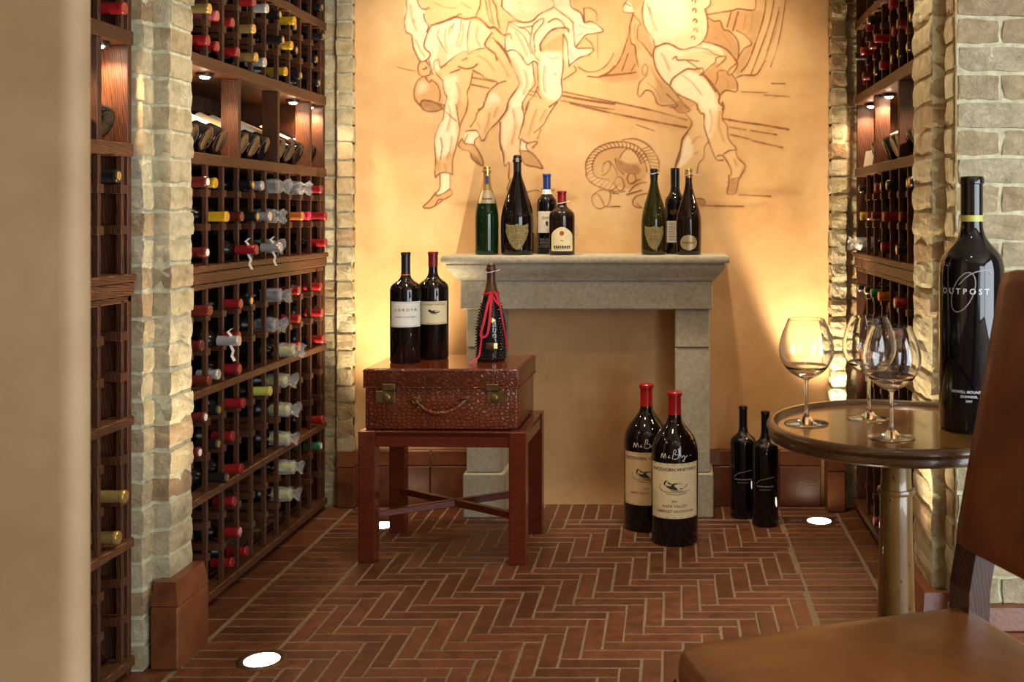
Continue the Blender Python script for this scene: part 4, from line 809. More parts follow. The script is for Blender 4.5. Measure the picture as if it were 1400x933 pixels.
def champagne(R, H, bt=0.36, nb=0.83, nr=0.27):
    sh = chaikin([(R * .985, .06 * H), (R, .2 * H), (R, bt * H), (R * .97, (bt + .08) * H), (R * .80, (bt + .20) * H), (R * .50, (nb - .12) * H), (R * (nr + .05), nb * H - .02 * H), (R * nr, (nb + .04) * H)], 2)
    return [(0, 0.006), (R * .8, 0.0), (R * .93, 0.001), (R * .975, .02 * H)] + sh + [(R * nr, .925 * H), (R * nr * 1.22, .93 * H), (R * nr * 1.24, .955 * H), (R * nr * 1.02, .962 * H), (R * nr * 1.05, .99 * H), (R * nr * .8, H), (0, H)]
def rad_at(prof, z):
    for (r0, z0), (r1, z1) in zip(prof[:-1], prof[1:]):
        if z0 <= z <= z1 and z1 > z0: return r0 + (r1 - r0) * (z - z0) / (z1 - z0)
    return prof[0][0]
def sleeve(prof, z0, z1, t_=0.0006):
    """the part of a profile between two heights, a skin proud of the glass"""
    pts = [(rad_at(prof, z0), z0)] + [(r, z) for r, z in prof if z0 < z < z1 and r > 0] + [(rad_at(prof, z1), z1)]
    return [(pts[0][0] - .001, pts[0][1])] + [(r + t_, z) for r, z in pts]
def capsule(prof, z0):
    H = prof[-1][1]; s = sleeve(prof, z0, H - 1e-6, 0.0008)
    s = [(max(0, r), z + (0.0008 if i > len(s) - 2 else 0)) for i, (r, z) in enumerate(s)]
    return s + [(0, H + 0.0008)]
def wrapfn(prof, off):
    def f(u, v):
        R = rad_at(prof, v) + off; a = u / max(R, 1e-4); return (R * math.sin(a), -R * math.cos(a), v)
    return f
def patch(prof, outline_or_rect, off=0.0008, nx=14, nz=8):
    """label on the bottle: rect (u0,u1,z0,z1) or a function z -> half width"""
    mb = MB()
    if len(outline_or_rect) == 4:
        u0, u1, z0, z1 = outline_or_rect; hw = lambda z: (u0, u1)
    else:
        z0, z1, hf = outline_or_rect; hw = lambda z: (-hf(z), hf(z))
    w = wrapfn(prof, off)
    for j in range(nz + 1):
        z = z0 + (z1 - z0) * j / nz; a, b_ = hw(z)
        for i in range(nx + 1): mb.v.append(w(a + (b_ - a) * i / nx, z))
    for j in range(nz):
        for i in range(nx):
            k = j * (nx + 1) + i; mb.f.append((k, k + 1, k + nx + 2, k + nx + 1))
    return mb
_txt = {}
def text_poly(s, size):
    key = s
    if key not in _txt:
        c = bpy.data.curves.new('t', 'FONT'); c.body = s; c.size = 1.0; c.align_x = 'CENTER'; c.resolution_u = 2; c.offset = 0.012
        o = bpy.data.objects.new('t', c); me_ = o.to_mesh()
        _txt[key] = ([v.co[:2] for v in me_.vertices], [tuple(p.vertices) for p in me_.polygons]); o.to_mesh_clear()
        bpy.data.objects.remove(o); bpy.data.curves.remove(c)
    v, f = _txt[key]; return [(x * size, y * size) for x, y in v], f
def lettering(prof, lines, off=0.0014):
    """lines: (text, size, u, z, xscale)"""
    mb = MB(); w = wrapfn(prof, off)
    for s, size, u, z, xs in lines:
        v, f = text_poly(s, size); mb.add([w(u + x * xs, z + y) for x, y in v], f)
    return mb
def flatshape(prof, polys, off=0.0014):
    mb = MB(); w = wrapfn(prof, off)
    for p in polys:
        cx = sum(q[0] for q in p) / len(p); cz = sum(q[1] for q in p) / len(p); n_ = len(p)
        mb.add([w(*q) for q in p] + [w(cx, cz)], [(i, (i + 1) % n_, n_) for i in range(n_)])
    return mb
def ribbonline(prof, lines, hw, off=0.0016):
    mb = MB(); w = wrapfn(prof, off)
    for p in lines:
        p = spl(p, 4)
        for (x0, z0), (x1, z1) in zip(p[:-1], p[1:]):
            L = math.hypot(x1 - x0, z1 - z0) + 1e-9; nx_, nz_ = -(z1 - z0) / L * hw, (x1 - x0) / L * hw
            mb.add([w(x0 + nx_, z0 + nz_), w(x1 + nx_, z1 + nz_), w(x1 - nx_, z1 - nz_), w(x0 - nx_, z0 - nz_)], [(0, 1, 2, 3)])
    return mb
def bottle(label, loc, prof, glass, cap, capz, rz=0, group=None, n=40, capname='capsule'):
    t_ = thing('wine_bottle', label, 'bottle', loc, rz, group)
    MB().lathe(prof, n).obj('glass_body', glass, t_, 50)
    if cap: MB().lathe(capsule(prof, capz), n).obj(capname, cap, t_, 40)
    return t_

# ------------------------------------------------------------------ bottles lying in the racks, necks out
RP = bordeaux(0.0375, 0.30, 0.60, 0.745, 0.375, 1.10)
M['rack_glass'] = simple('rack_glass', (0.006, 0.005, 0.004), 0.25, spec=0.25)
body_me = MB().lathe(RP, 16).mesh('glass_body', 'rack_glass', 50)
cap_me = {}
def capmesh(k):
    if k not in cap_me: cap_me[k] = MB().lathe(capsule(RP, 0.238), 16).mesh('capsule', k + '_foil', 40)
    return cap_me[k]
fin = MB().lathe([(0.0, 0.3009), (0.0105, 0.3009), (0.0105, 0.3016), (0.0, 0.3016)], 14)
fin_me = {k: fin.mesh('cap_disc', k) for k in ('gold_foil', 'paper_white')}
tagp = MB()
for i in range(6): tagp.v += [(-0.010, 0.018 + 0.0035 * math.sin(i * .9), -0.012 * i + 0.006), (0.010, 0.018 + 0.0035 * math.sin(i * .9), -0.012 * i + 0.006)]
for i in range(5): tagp.f.append((2 * i, 2 * i + 1, 2 * i + 3, 2 * i + 2))
def crinkle(seed):
    rn = random.Random(seed); mb = MB(); n_ = 12
    for j, (r, z) in enumerate([(0.021, 0.235), (0.023, 0.27), (0.022, 0.30), (0.011, 0.310), (0.019, 0.322), (0.026, 0.333)]):
        for i in range(n_):
            a = 2 * PI * i / n_; q = r * (1 + rn.uniform(-.18, .22)); mb.v.append((q * math.cos(a), q * math.sin(a), z + rn.uniform(-.006, .006)))
    for j in range(5):
        for i in range(n_): mb.f.append((j * n_ + i, j * n_ + (i + 1) % n_, (j + 1) * n_ + (i + 1) % n_, (j + 1) * n_ + i))
    return mb.mesh('cellophane_wrap', 'cellophane')
wraps = [crinkle(i) for i in range(4)]
tag_me = None
def rack_bottle(label, x_tip, sgn, y, z, color, wrap=False, tagged=False, disc=None, group=None):
    global tag_me
    t_ = thing('rack_bottle', label, 'bottle', (0, 0, 0), 0, group)
    t_.rotation_euler = (0, sgn * PI / 2, 0); t_.location = (x_tip - sgn * 0.30, y, z)
    link('glass_body', body_me, t_); link('capsule', capmesh(color), t_)
    if disc: link('cap_disc', fin_me[disc], t_)
    if wrap: link('cellophane_wrap', random.choice(wraps), t_)
    if tagged:
        mb = MB(); h_ = 0.0007
        # paper neck tag: loop strip round the neck and a hanging leaf (local -X is down after the tilt for sgn>0)
        dn = 1.0 if sgn > 0 else -1.0
        pts = [(-0.036, 0.006), (-0.026, -0.006), (-0.016, 0.003), (0.016, 0.003), (0.030, 0.010), (0.045, 0.006), (0.060, 0.014)]
        for (d, o_) in pts: mb.v += [(dn * d, -0.009, 0.272 + o_), (dn * d, 0.009, 0.272 + o_), (dn * d, 0.009, 0.2728 + o_), (dn * d, -0.009, 0.2728 + o_)]
        for i in range(len(pts) - 1):
            for k in range(4): mb.f.append((4 * i + k, 4 * i + (k + 1) % 4, 4 * i + 4 + (k + 1) % 4, 4 * i + 4 + k))
        mb.obj('neck_tag', 'paper_white', t_)
    return t_
CW = {'R': ('red', 'red'), 'D': ('darkred', 'dark red'), 'O': ('rose', 'rose'), 'P': ('pink', 'pink'), 'N': ('orange', 'orange'), 'Y': ('yellow', 'yellow'), 'G': ('gold', 'gold'),
      'S': ('silver', 'silver'), 'K': ('black', 'black'), 'E': ('green', 'green'), 'L': ('lime', 'pale yellow')}
ORD = ['first', 'second', 'third', 'fourth', 'fifth', 'sixth', 'seventh', 'eighth', 'ninth', 'tenth', 'eleventh']
SECN = ['below the lowest rail', 'above the lowest rail', 'under the counter', 'above the counter', 'over the display shelf', 'under the top shelf']
RWN = ['bottom', 'middle', 'top']
def fill_rack(maps, cols, xf, sgn, where, endname, group):
    for si, rows in maps.items():
        for ri, line in enumerate(rows):
            for ci, tok in enumerate(line.split()):
                if tok == '-': continue
                k, w_ = CW[tok[0]]; z = ROWS[si][ri]; y0, y1 = cols[ci]
                n_from_back = len(cols) - ci
                lab = f"{w_}-capped bottle, {ORD[n_from_back - 1]} column from {endname}, {RWN[ri]} row {SECN[si]}, {where}"
                tip = xf + sgn * (0.012 + random.uniform(-0.012, 0.026) + (0.045 if 't' in tok else 0))
                base = {0: SHELF[si][1]}.get(ri)
                zz = z + (0.0025 if si > 2 else -0.003)
                rack_bottle(lab, tip, sgn, (y0 + y1) / 2 + random.uniform(-.0012, .0012), zz, k, 'w' in tok, 't' in tok,
                            'gold_foil' if tok[0] == 'K' and 'w' not in tok else ('paper_white' if 'd' in tok else None), group)
lc = [(LD[i], LD[i + 1]) for i in range(9)] + [(LD[9], LD[10])]
LMAP = {4: ['R R R G S - Y K - K', 'G O R G - K Y K - K', '- - - R S K Y K - K'],
        3: ['Dd - Rt K St Kw - - - R', '- Y D K S Kw - N P R', 'Dd Y - K S Kw - Kw - R'],
        2: ['D S R - - - Lw R - R', 'D St R - - Kw - R - R', 'D - R K - Kw - R - R'],
        1: ['- K R - - - Lw - - R', 'Dd K R - - - Lw - - -', 'Dd K R - L - Lw - - -'],
        0: ['- - R R - - - - - -', '- - R - - - Lw - - -', '- - R - - - Lw - - Ed'],
        5: ['- - - - - - K - - K']}
fill_rack(LMAP, lc, XL, 1, 'left rack', 'mural', 'bottles lying in the left wine rack')
nc = [(2.362, 2.47), (2.47, 2.575)]
fill_rack({4: ['- R'], 3: ['- -', '- -', '- Kd'], 1: ['- G', '- G']}, nc, XL, 1, 'near left rack', 'brick pier', 'bottles lying in the near left wine rack')
rc = [(RD[i + 1], RD[i]) for i in range(7)][::-1] + [(3.84, 3.96)]
RMAP = {4: ['K K K K R K D R', 'R K D R R D R K', '- G K R - K R K'],
        3: ['K - K - R - - Sw', '- - D R D D D Y', 'K K - K K R - K'],
        2: ['- - - K - D - -', 'K - R - - - K -', 'K - R - N E K K'], 1: ['- K - R - - K -', 'K - R - K - - -'], 0: ['- - K - - R - -']}
fill_rack(RMAP, rc, XR, -1, 'right rack', 'mural', 'bottles lying in the right wine rack')

# display bottles leaning back on the lit shelf, bases out
DP_ = bordeaux(0.044, 0.285, 0.60, 0.75, 0.36)
dbody = MB().lathe([(0, 0.003), (0.030, 0.0015)] + DP_[1:], 20).mesh('glass_body', 'black_glass', 50)
dlab = {k: MB().lathe([(0.0435, 0.05), (0.0448, 0.0502), (0.0448, 0.165), (0.0435, 0.1652)], 20).mesh('label', k, 40) for k in ('paper_white', 'paper_cream', 'paper_tan')}
dcap = {k: MB().lathe(capsule(DP_, 0.225), 16).mesh('capsule', k, 40) for k in ('black_foil', 'red_foil', 'gold_foil', 'bronze_foil')}
def display(label, xf, sgn, y, labm, capm, tilt, group):
    t_ = thing('display_bottle', label, 'bottle', (xf - sgn * 0.022, y, 1.3250 + 0.044 * math.cos(tilt)), 0, group)
    t_.rotation_euler = (0, -sgn * (PI / 2 - tilt), 0)
    link('glass_body', dbody, t_); link('capsule', dcap[capm], t_)
    if labm: link('label', dlab[labm], t_)
dl = [(2.985, 'paper_white'), (3.083, 'paper_tan'), (3.175, 'paper_white'), (3.34, 'paper_cream'), (3.43, 'paper_white'), (3.52, 'paper_white'), (3.66, 'paper_cream'), (3.75, None), (3.84, 'paper_tan'), (3.98, None)]
for i, (y, lm_) in enumerate(dl):
    nm = {'paper_white': 'white-labelled', 'paper_tan': 'tan-labelled', 'paper_cream': 'cream-labelled', None: 'unlabelled'}[lm_]
    display(f'{nm} dark bottle leaning on the lit shelf, left rack, {ORD[len(dl) - 1 - i]} from the mural', XL, 1, y, lm_, random.choice(list(dcap)), 0.42, 'bottles on the lit shelf of the left rack')
for y, lm_, w_ in ((2.405, None, 'beside the plaster wall end'), (2.53, 'paper_tan', 'next to the brick pier')):
    display(f'dark bottle on the lit shelf of the near left rack, {w_}', XL, 1, y, lm_, 'gold_foil', 0.42, 'bottles on the lit shelf of the near left rack')
dr = [(3.14, None), (3.23, None), (3.37, None), (3.46, 'paper_cream'), (3.60, 'paper_white'), (3.80, 'paper_white')]
for i, (y, lm_) in enumerate(dr):
    nm = 'unlabelled' if lm_ is None else 'labelled'
    display(f'{nm} dark bottle leaning on the lit shelf, right rack, {ORD[len(dr) - 1 - i]} from the mural', XR, -1, y, lm_, random.choice(list(dcap)), 0.42, 'bottles on the lit shelf of the right rack')
crd = MB().cbox(-0.0008, 0.0008, -0.042, 0.042, 0.0, 0.062, 0.0003).obj('shelf_card', 'paper_white'); crd.location = (XR + 0.02, 3.93, 1.3245); crd.rotation_euler = (0, 0.16, 0.2)
tag(crd, 'small white card standing on the lit shelf of the right rack', 'card')

# ================================================================== MAHOGANY STAND
SX0, SX1, SY0, SY1, SZ = -1.028, -0.474, 3.425, 3.808, 0.435
st = thing('suitcase_stand', 'dark mahogany stand with square legs and crossed stretchers under the suitcase', 'stand', ((SX0 + SX1) / 2, (SY0 + SY1) / 2, 0), -0.035)
hx, hy = (SX1 - SX0) / 2, (SY1 - SY0) / 2; lg = 0.056
for sx in (-1, 1):
    for sy in (-1, 1):
        x0 = sx * hx - (lg if sx > 0 else 0); y0 = sy * hy - (lg * .9 if sy > 0 else 0)
        MB().cbox(x0, x0 + lg, y0, y0 + lg * .9, 0, SZ, 0.003).obj('leg', 'mahogany', st)
for sy in (-1, 1):
    y0 = sy * (hy - 0.004) - (0.026 if sy > 0 else 0); MB().cbox(-hx + lg, hx - lg, y0, y0 + 0.026, 0.383, SZ - .001, 0.002).obj('apron', 'mahogany', st)
for sx in (-1, 1):
    x0 = sx * (hx - 0.004) - (0.026 if sx > 0 else 0); MB().cbox(x0, x0 + 0.026, -hy + lg * .9, hy - lg * .9, 0.383, SZ - .001, 0.002).obj('apron', 'mahogany', st)
MB().cbox(-hx + .004, hx - .004, -hy + .004, hy - .004, SZ - .020, SZ - .003, 0.002).obj('top_board', 'mahogany', st)
dlen = math.hypot(hx * 2 - 2 * lg, hy * 2 - 1.8 * lg) / 2 + 0.008
for k, s_ in enumerate((-1, 1)):
    ang = math.atan2(hy - lg * .9, hx - lg) * s_
    o = MB().cbox(-dlen, dlen, -0.011, 0.011, 0.139 + .0006 * k, 0.1615 + .0006 * k, 0.002).obj('stretcher', 'mahogany', st); o.rotation_euler = (0, 0, ang)

# ================================================================== CROCODILE SUITCASE
CX0, CX1, CY0, CY1 = -1.022, -0.503, 3.452, 3.812
cs = thing('suitcase', 'reddish brown crocodile leather suitcase with brass locks lying on the mahogany stand', 'suitcase', ((CX0 + CX1) / 2, (CY0 + CY1) / 2, SZ), -0.02)
wx, wy = (CX1 - CX0) / 2, (CY1 - CY0) / 2
def rbox(x0, x1, y0, y1, z0, z1, r, cuts=6):
    bm = bmesh.new(); bmesh.ops.create_cube(bm, size=1)
    for v in bm.verts: v.co = (x0 + (v.co.x + .5) * (x1 - x0), y0 + (v.co.y + .5) * (y1 - y0), z0 + (v.co.z + .5) * (z1 - z0))
    bmesh.ops.bevel(bm, geom=bm.edges[:], offset=r, segments=cuts, profile=0.5, affect='EDGES')
    bm.verts.index_update(); mb = MB(); mb.add([v.co[:] for v in bm.verts], [[v.index for v in f.verts] for f in bm.faces]); bm.free(); return mb
rbox(-wx + .006, wx - .006, -wy + .006, wy - .006, 0.0, 0.146, 0.006, 3).obj('body', 'crocodile_leather', cs, 40)
lid = rbox(-wx, wx, -wy, wy, 0.136, 0.200, 0.006, 3).obj('lid', 'crocodile_leather', cs, 40)
MB().cbox(-wx + .010, wx - .010, -wy + .010, wy - .010, 0.199, 0.2012, 0.0006).obj('lid_panel', 'suitcase_top', lid)
for z_ in (0.1395, 0.194):
    mbs = MB(); mbs.tube([(-wx, -wy - .0002, z_), (wx, -wy - .0002, z_)], 0.0022, 6); mbs.tube([(wx + .0002, -wy, z_), (wx + .0002, wy, z_)], 0.0022, 6); mbs.obj('edge_welt', 'crocodile_leather', lid)
for sx, tilt in ((-0.175, -1), (0.175, 1)):
    x = sx * 1.0 + (0.008 if sx > 0 else -0.01)
    lk = MB().cbox(x - .032, x + .032, -wy - .001, -wy + .008, 0.088, 0.128, 0.002).obj('lock', 'brass_aged', cs)
    mbk = MB().lathe([(0.0, 0.004), (0.006, 0.004), (0.011, 0.0025), (0.013, 0.0)], 20)
    mbk.v = [(x - sx * 0.03 + a, -wy - .001 - c_, 0.106 + b_) for a, b_, c_ in mbk.v]; mbk.obj('keyhole', 'brass_aged', lk, 40)
    MB().cbox(x - tilt * 0.012 - .021, x - tilt * 0.012 + .021, -wy - .005, -wy + .004, 0.130, 0.152, 0.002).obj('hasp', 'brass_aged', lk)
hd = MB(); hp = []
for i in range(13):
    a = -1 + i / 6; hp.append((a * 0.082, -wy - .004 - 0.018 * (1 - a * a) ** .5, 0.099 - 0.040 * (1 - abs(a) ** 2.2)))
hd.tube(hp, [0.005 + 0.003 * (1 - abs(-1 + i / 6)) for i in range(13)], 10)
ho = hd.obj('handle', 'crocodile_leather', cs, 60)
for sx in (-1, 1):
    MB().cbox(sx * 0.082 - .016, sx * 0.082 + .016, -wy - .003, -wy + .008, 0.091, 0.107, 0.002).obj('handle_plate', 'brass_aged', ho)
    q = [(sx * 0.082 + 0.009 * math.cos(a), -wy - .009 , 0.099 + 0.010 * math.sin(a)) for a in [i * PI / 6 for i in range(13)]]
    MB().tube(q, 0.0022, 6).obj('handle_ring', 'brass_aged', ho, 60)
TOPZ = SZ + 0.2013

# ================================================================== FEATURED BOTTLES
def rectlines(u0, u1, z0, z1): return [[(u0, z0), (u0 + .0001, z1)], [(u1, z0), (u1 + .0001, z1)], [(u0, z0), ((u0 + u1) / 2, z0), (u1, z0)], [(u0, z1), ((u0 + u1) / 2, z1), (u1, z1)]]
def dashes(u0, u1, z, rows, dz, seed, h=0.0012, wmin=.003, wmax=.009):
    rn = random.Random(seed); out = []
    for k in range(rows):
        x = u0 + rn.uniform(0, .006)
        while x < u1 - .004:
            w_ = rn.uniform(wmin, wmax); x1 = min(u1, x + w_); zz = z - k * dz; out.append([(x, zz - h), (x1, zz - h), (x1, zz + h), (x, zz + h)]); x = x1 + .0022
    return out
DUCK = [(-.50, .02), (-.46, .14), (-.40, .20), (-.33, .17), (-.31, .08), (-.22, .05), (-.05, .10), (.15, .09), (.33, .04), (.50, .05), (.42, -.05), (.25, -.13), (0, -.17), (-.22, -.14), (-.36, -.06), (-.43, .0)]
def duck(u, z, w): return [[(u + x * w, z + y * w) for x, y in DUCK]] + [[(u + (x * .55 + .05) * w, z - .20 * w + y * .12 * w) for x, y in DUCK]]
def put_label(t_, prof, rect, matn, lines=None, ink='ink_black', border=None):
    lb = patch(prof, rect).obj('label', matn, t_, 60)
    if lines: lettering(prof, lines).obj('lettering', ink, lb)
    if border: ribbonline(prof, rectlines(rect[0] + .004, rect[1] - .004, rect[2] + .004, rect[3] - .004), 0.0006, 0.0013).obj('label_border', border, lb)
    return lb
# 1 LOKOYA magnum
p = bordeaux(0.0535, 0.379, 0.645, 0.77, 0.27)
t_ = bottle('dark magnum with wide white label, standing on the suitcase beside the red-capped bottle', (-0.9246, 3.62, TOPZ), p, 'dark_glass', 'black_foil', 0.30, 0.25)
lb = put_label(t_, p, (-.060, .060, 0.125, 0.212), 'paper_white', [('L O K O Y A', .0125, 0, .180, 1.15)], 'ink_black', 'ink_grey')
lettering(p, [('Cabernet Sauvignon', .0085, 0, .158, 1.1)]).obj('lettering', 'ink_grey', lb)
MB().lathe(sleeve(p, 0.300, 0.304, 0.0012), 32).obj('foil_band', 'orange_foil', t_)
# 2 Duckhorn magnum
p = bordeaux(0.0545, 0.377, 0.645, 0.77, 0.29)
t_ = bottle('dark red-capped magnum with cream duck label, standing on the suitcase', (-0.852, 3.715, TOPZ), p, 'dark_glass', 'maroon_foil', 0.325, 0.22)
lb = put_label(t_, p, (-.058, .058, 0.125, 0.205), 'paper_cream', [('DUCKHORN VINEYARDS', .0075, 0, .192, 1.15)], 'ink_brown', 'ink_brown')
flatshape(p, duck(0.004, .170, .042)).obj('duck_emblem', 'ink_black', lb)
# 3 studded leather champagne with red ribbon
p = champagne(0.052, 0.338, 0.30, 0.80, 0.27)
t_ = bottle('studded dark leather champagne bottle with red ribbon, standing on the suitcase', (-0.636, 3.657, TOPZ), p, 'matte_black', 'bronze_foil', 0.225, 0.17)
mbs = MB()
for j in range(20):
    z_ = 0.012 + j * 0.0098; R_ = rad_at(p, z_) + .0003; n_ = max(12, int(2 * PI * R_ / 0.0098))
    for i in range(n_):
        a = 2 * PI * (i + (j % 2) * .5) / n_; c_ = Vector((math.cos(a), math.sin(a), 0)); tn = Vector((-c_.y, c_.x, 0)); q = c_ * R_ + Vector((0, 0, z_)); s_ = .0036
        mbs.add([q + tn * s_, q + Vector((0, 0, s_)), q - tn * s_, q - Vector((0, 0, s_)), q + c_ * .0032], [(0, 1, 4), (1, 2, 4), (2, 3, 4), (3, 0, 4)])
o = mbs.obj('studs', 'studs', t_); o['kind'] = 'stuff'
w = wrapfn(p, .004)
flatshape(p, [[(-.018, .045), (.024, .045), (.024, .068), (-.018, .068)]], .0042).obj('name_plate', 'bronze_foil', t_); flatshape(p, [[(.010, .047), (.022, .047), (.022, .066), (.010, .066)]], .005).obj('plate_crest', 'gold_foil', t_)
flatshape(p, [[(.004, .136), (.016, .145), (.004, .154), (-.006, .145)]], .0044).obj('emblem', 'gold_foil', t_)
def ribbon(pts, hw, t_, name='ribbon', m_='ribbon_red'):
    mb = MB(); pts = spl(pts, 4); K = len(pts)
    for j, q in enumerate(pts):
        d = (Vector(pts[min(j + 1, K - 1)]) - Vector(pts[max(j - 1, 0)])).normalized(); s_ = d.cross(Vector((0, -1, 0.15))).normalized() * hw; q = Vector(q)
        mb.v += [tuple(q + s_), tuple(q - s_), tuple(q - s_ + Vector((0, .0006, 0))), tuple(q + s_ + Vector((0, .0006, 0)))]
    for j in range(K - 1):
        for k in range(4): mb.f.append((4 * j + k, 4 * j + (k + 1) % 4, 4 * j + 4 + (k + 1) % 4, 4 * j + 4 + k))
    return mb.obj(name, m_, t_, 60)
nr_ = rad_at(p, .235) + .002
MB().tube([(nr_ * math.cos(a), nr_ * math.sin(a), .235 + .002 * math.sin(3 * a)) for a in [i * PI / 10 for i in range(21)]], .0035, 6).obj('ribbon_knot', 'ribbon_red', t_, 60)
ribbon([(0, -nr_ - .002, .235), (-.012, -.040, .195), (-.024, -.056, .14), (-.034, -.060, .10), (-.028, -.061, .088), (-.012, -.060, .10), (-.004, -.052, .15), (.0, -.036, .205), (.002, -nr_ - .003, .234)], .0042, t_)
ribbon([(0, -nr_ - .002, .236), (.014, -nr_ - .004, .240), (.026, -.034, .210), (.030, -.036, .195), (.020, -.034, .205), (.006, -.030, .225)], .004, t_)
ribbon([(-.030, -.061, .10), (-.036, -.062, .05), (-.042, -.066, .022), (-.066, -.075, .006), (-.074, -.078, .003)], .003, t_)
ribbon([(.030, -.040, .20), (.042, -.040, .13), (.052, -.030, .075), (.056, -.026, .045)], .003, t_)
def cord(t_, r, z, tail, name='cord_tie'):
    q = [(r * math.cos(a), r * math.sin(a), z + .004 * math.sin(a + 1)) for a in [i * PI / 8 for i in range(17)]]
    mb = MB().tube(q, .0016, 6); mb.tube([(r * .9, -r * .5, z)] + tail, .0015, 6); return mb.obj(name, 'cord_white', t_, 60)
cord(t_, .0165, .312, [(.024, -.012, .314), (.030, -.006, .318)])

MZ = 0.9932
# mantel: green champagne
p = champagne(0.0450, 0.337, 0.40, 0.84, 0.30)
t_ = bottle('green champagne bottle with gold neck foil, on the mantel beside the tall champagne magnum', (-0.708, 3.98, MZ), p, 'green_glass', 'gold_foil', 0.245, 0.16)
lb = patch(p, (0.195, 0.245, lambda z: 0.036 * (1 - ((z - .195) / .056) ** 2) ** .5 + .002), nx=12).obj('neck_label', 'paper_gold', t_, 60)
flatshape(p, dashes(-.020, .020, .212, 1, .006, 5, .0028, .005, .009)).obj('lettering', 'ink_blue', lb)
flatshape(p, [[(-.006, .268), (.006, .268), (.007, .300), (-.005, .300)]], .0024).obj('neck_seal', 'ink_blue', t_)
# DP magnum
def shield(t_, p, w_, z0, h_, seed):
    def hf(z):
        k = (z - z0) / h_
        base = w_ * min(1.0, (max(k, .001) / .72) ** .52) if k < .72 else w_ * (1.0 - .05 * math.sin((k - .72) / .28 * PI))
        return max(base, .0004)
    lb = patch(p, (z0, z0 + h_ * .93, hf), nx=16, nz=16)
    w = wrapfn(p, .0008); top = z0 + h_ * .93; W_ = hf(top)
    pk = [(-W_, top), (-W_, top + h_ * .07), (-W_ * .55, top + h_ * .012), (-W_ * .18, top + h_ * .03), (0, top + h_ * .075), (W_ * .18, top + h_ * .03), (W_ * .55, top + h_ * .012), (W_, top + h_ * .07), (W_, top)]
    for i in range(1, 8): lb.add([w(pk[i][0], top), w(pk[i + 1][0] if i < 7 else W_, top), w(*pk[i + 1]), w(*pk[i])], [(0, 1, 2, 3)])
    lo = lb.obj('shield_label', 'shield_olive', t_, 60)
    flatshape(p, dashes(-w_ * .62, w_ * .62, z0 + h_ * .80, 2, h_ * .08, seed) + dashes(-w_ * .45, w_ * .45, z0 + h_ * .55, 3, h_ * .09, seed + 1) + dashes(-w_ * .1, w_ * .1, z0 + h_ * .22, 1, .01, seed + 2, .002)).obj('lettering', 'ink_brown', lo)
    ol = [(-W_ * .9, top - .004)] + [(-hf(z0 + h_ * k) * .86, z0 + h_ * k) for k in (.75, .55, .35, .2, .1)] + [(0, z0 + h_ * .045)] + [(hf(z0 + h_ * k) * .86, z0 + h_ * k) for k in (.1, .2, .35, .55, .75)] + [(W_ * .9, top - .004)]
    ribbonline(p, [ol], .0007).obj('shield_border', 'ink_brown', lo)
p = champagne(0.0625, 0.378, 0.33, 0.80, 0.23)
t_ = bottle('tall dark champagne magnum with olive shield label, largest on the mantel', (-0.592, 3.98, MZ), p, 'dark_glass', 'black_foil', 0.315, 0.13)
shield(t_, p, .047, .020, .098, 3)
flatshape(p, [[(-.006, .352), (.006, .352), (.007, .364), (0, .369), (-.007, .364)]], .0024).obj('cap_seal', 'silver_foil', t_)
# blue-capped bottle
p = bordeaux(0.0385, 0.310, 0.62, 0.76, 0.37)
t_ = bottle('slim dark bottle with blue capsule and white label, on the mantel', (-0.490, 4.066, MZ), p, 'black_glass', 'blue_foil', 0.250, 0.11)
MB().lathe(sleeve(p, .232, .250, .0010), 32).obj('neck_band', 'paper_white', t_)
lb = put_label(t_, p, (-.040, .040, 0.082, 0.165), 'paper_white'); flatshape(p, dashes(-.020, .026, .142, 2, .006, 8) + [[(-.004, .112), (.004, .108), (.006, .122), (0, .130), (-.005, .122)]]).obj('lettering', 'ink_black', lb)
lb = put_label(t_, p, (-.040, .040, 0.024, 0.064), 'matte_black'); flatshape(p, dashes(-.032, .032, .058, 6, .006, 9)).obj('lettering', 'ink_grey', lb)
cord(t_, .0155, .243, [(-.02, -.02, .245), (-.034, -.018, .252)])
# squat red-capped bottle
p = bordeaux(0.0485, 0.241, 0.60, 0.76, 0.33)
t_ = bottle('squat dark bottle with bright red capsule and arched cream label, on the mantel', (-0.420, 3.958, MZ), p, 'brown_glass', 'red_foil', 0.196, 0.10)
lb = patch(p, (0.016, 0.106, lambda z: .0455 if z < .072 else .0455 * max(.02, 1 - ((z - .072) / .036) ** 1.7) ** .8), nx=16, nz=14).obj('label', 'paper_cream', t_, 60)
flatshape(p, [[(.0085 * math.cos(i * PI / 8), .083 + .0085 * math.sin(i * PI / 8)) for i in range(16)]]).obj('seal', 'ink_red', lb)
flatshape(p, dashes(-.034, .034, .032, 1, .006, 21, .0042, .004, .008) + dashes(-.038, .038, .024, 1, .004, 22, .0012) + dashes(-.010, .010, .056, 1, .004, 22, .0018)).obj('lettering', 'ink_black', lb)
cord(t_, .0175, .198, [(.02, -.02, .200), (.028, -.010, .204)])
lp = [(0.050 + 0.010 * math.cos(a), .012, 0.093 + .024 * math.sin(a)) for a in [-1.9 + i * .32 for i in range(13)]]
MB().tube(lp, .0016, 6).obj('handle_loop', 'cord_white', t_, 60)
# DP standard
p = champagne(0.0490, 0.327, 0.36, 0.82, 0.28)
t_ = bottle('olive champagne bottle with shield label, on the mantel right of the painted basket', (-0.072, 3.98, MZ), p, 'olive_glass', 'black_foil', 0.285, 0.02)
shield(t_, p, .040, .020, .090, 13); cord(t_, .0175, .310, [(-.022, -.01, .312), (-.03, -.012, .309)])
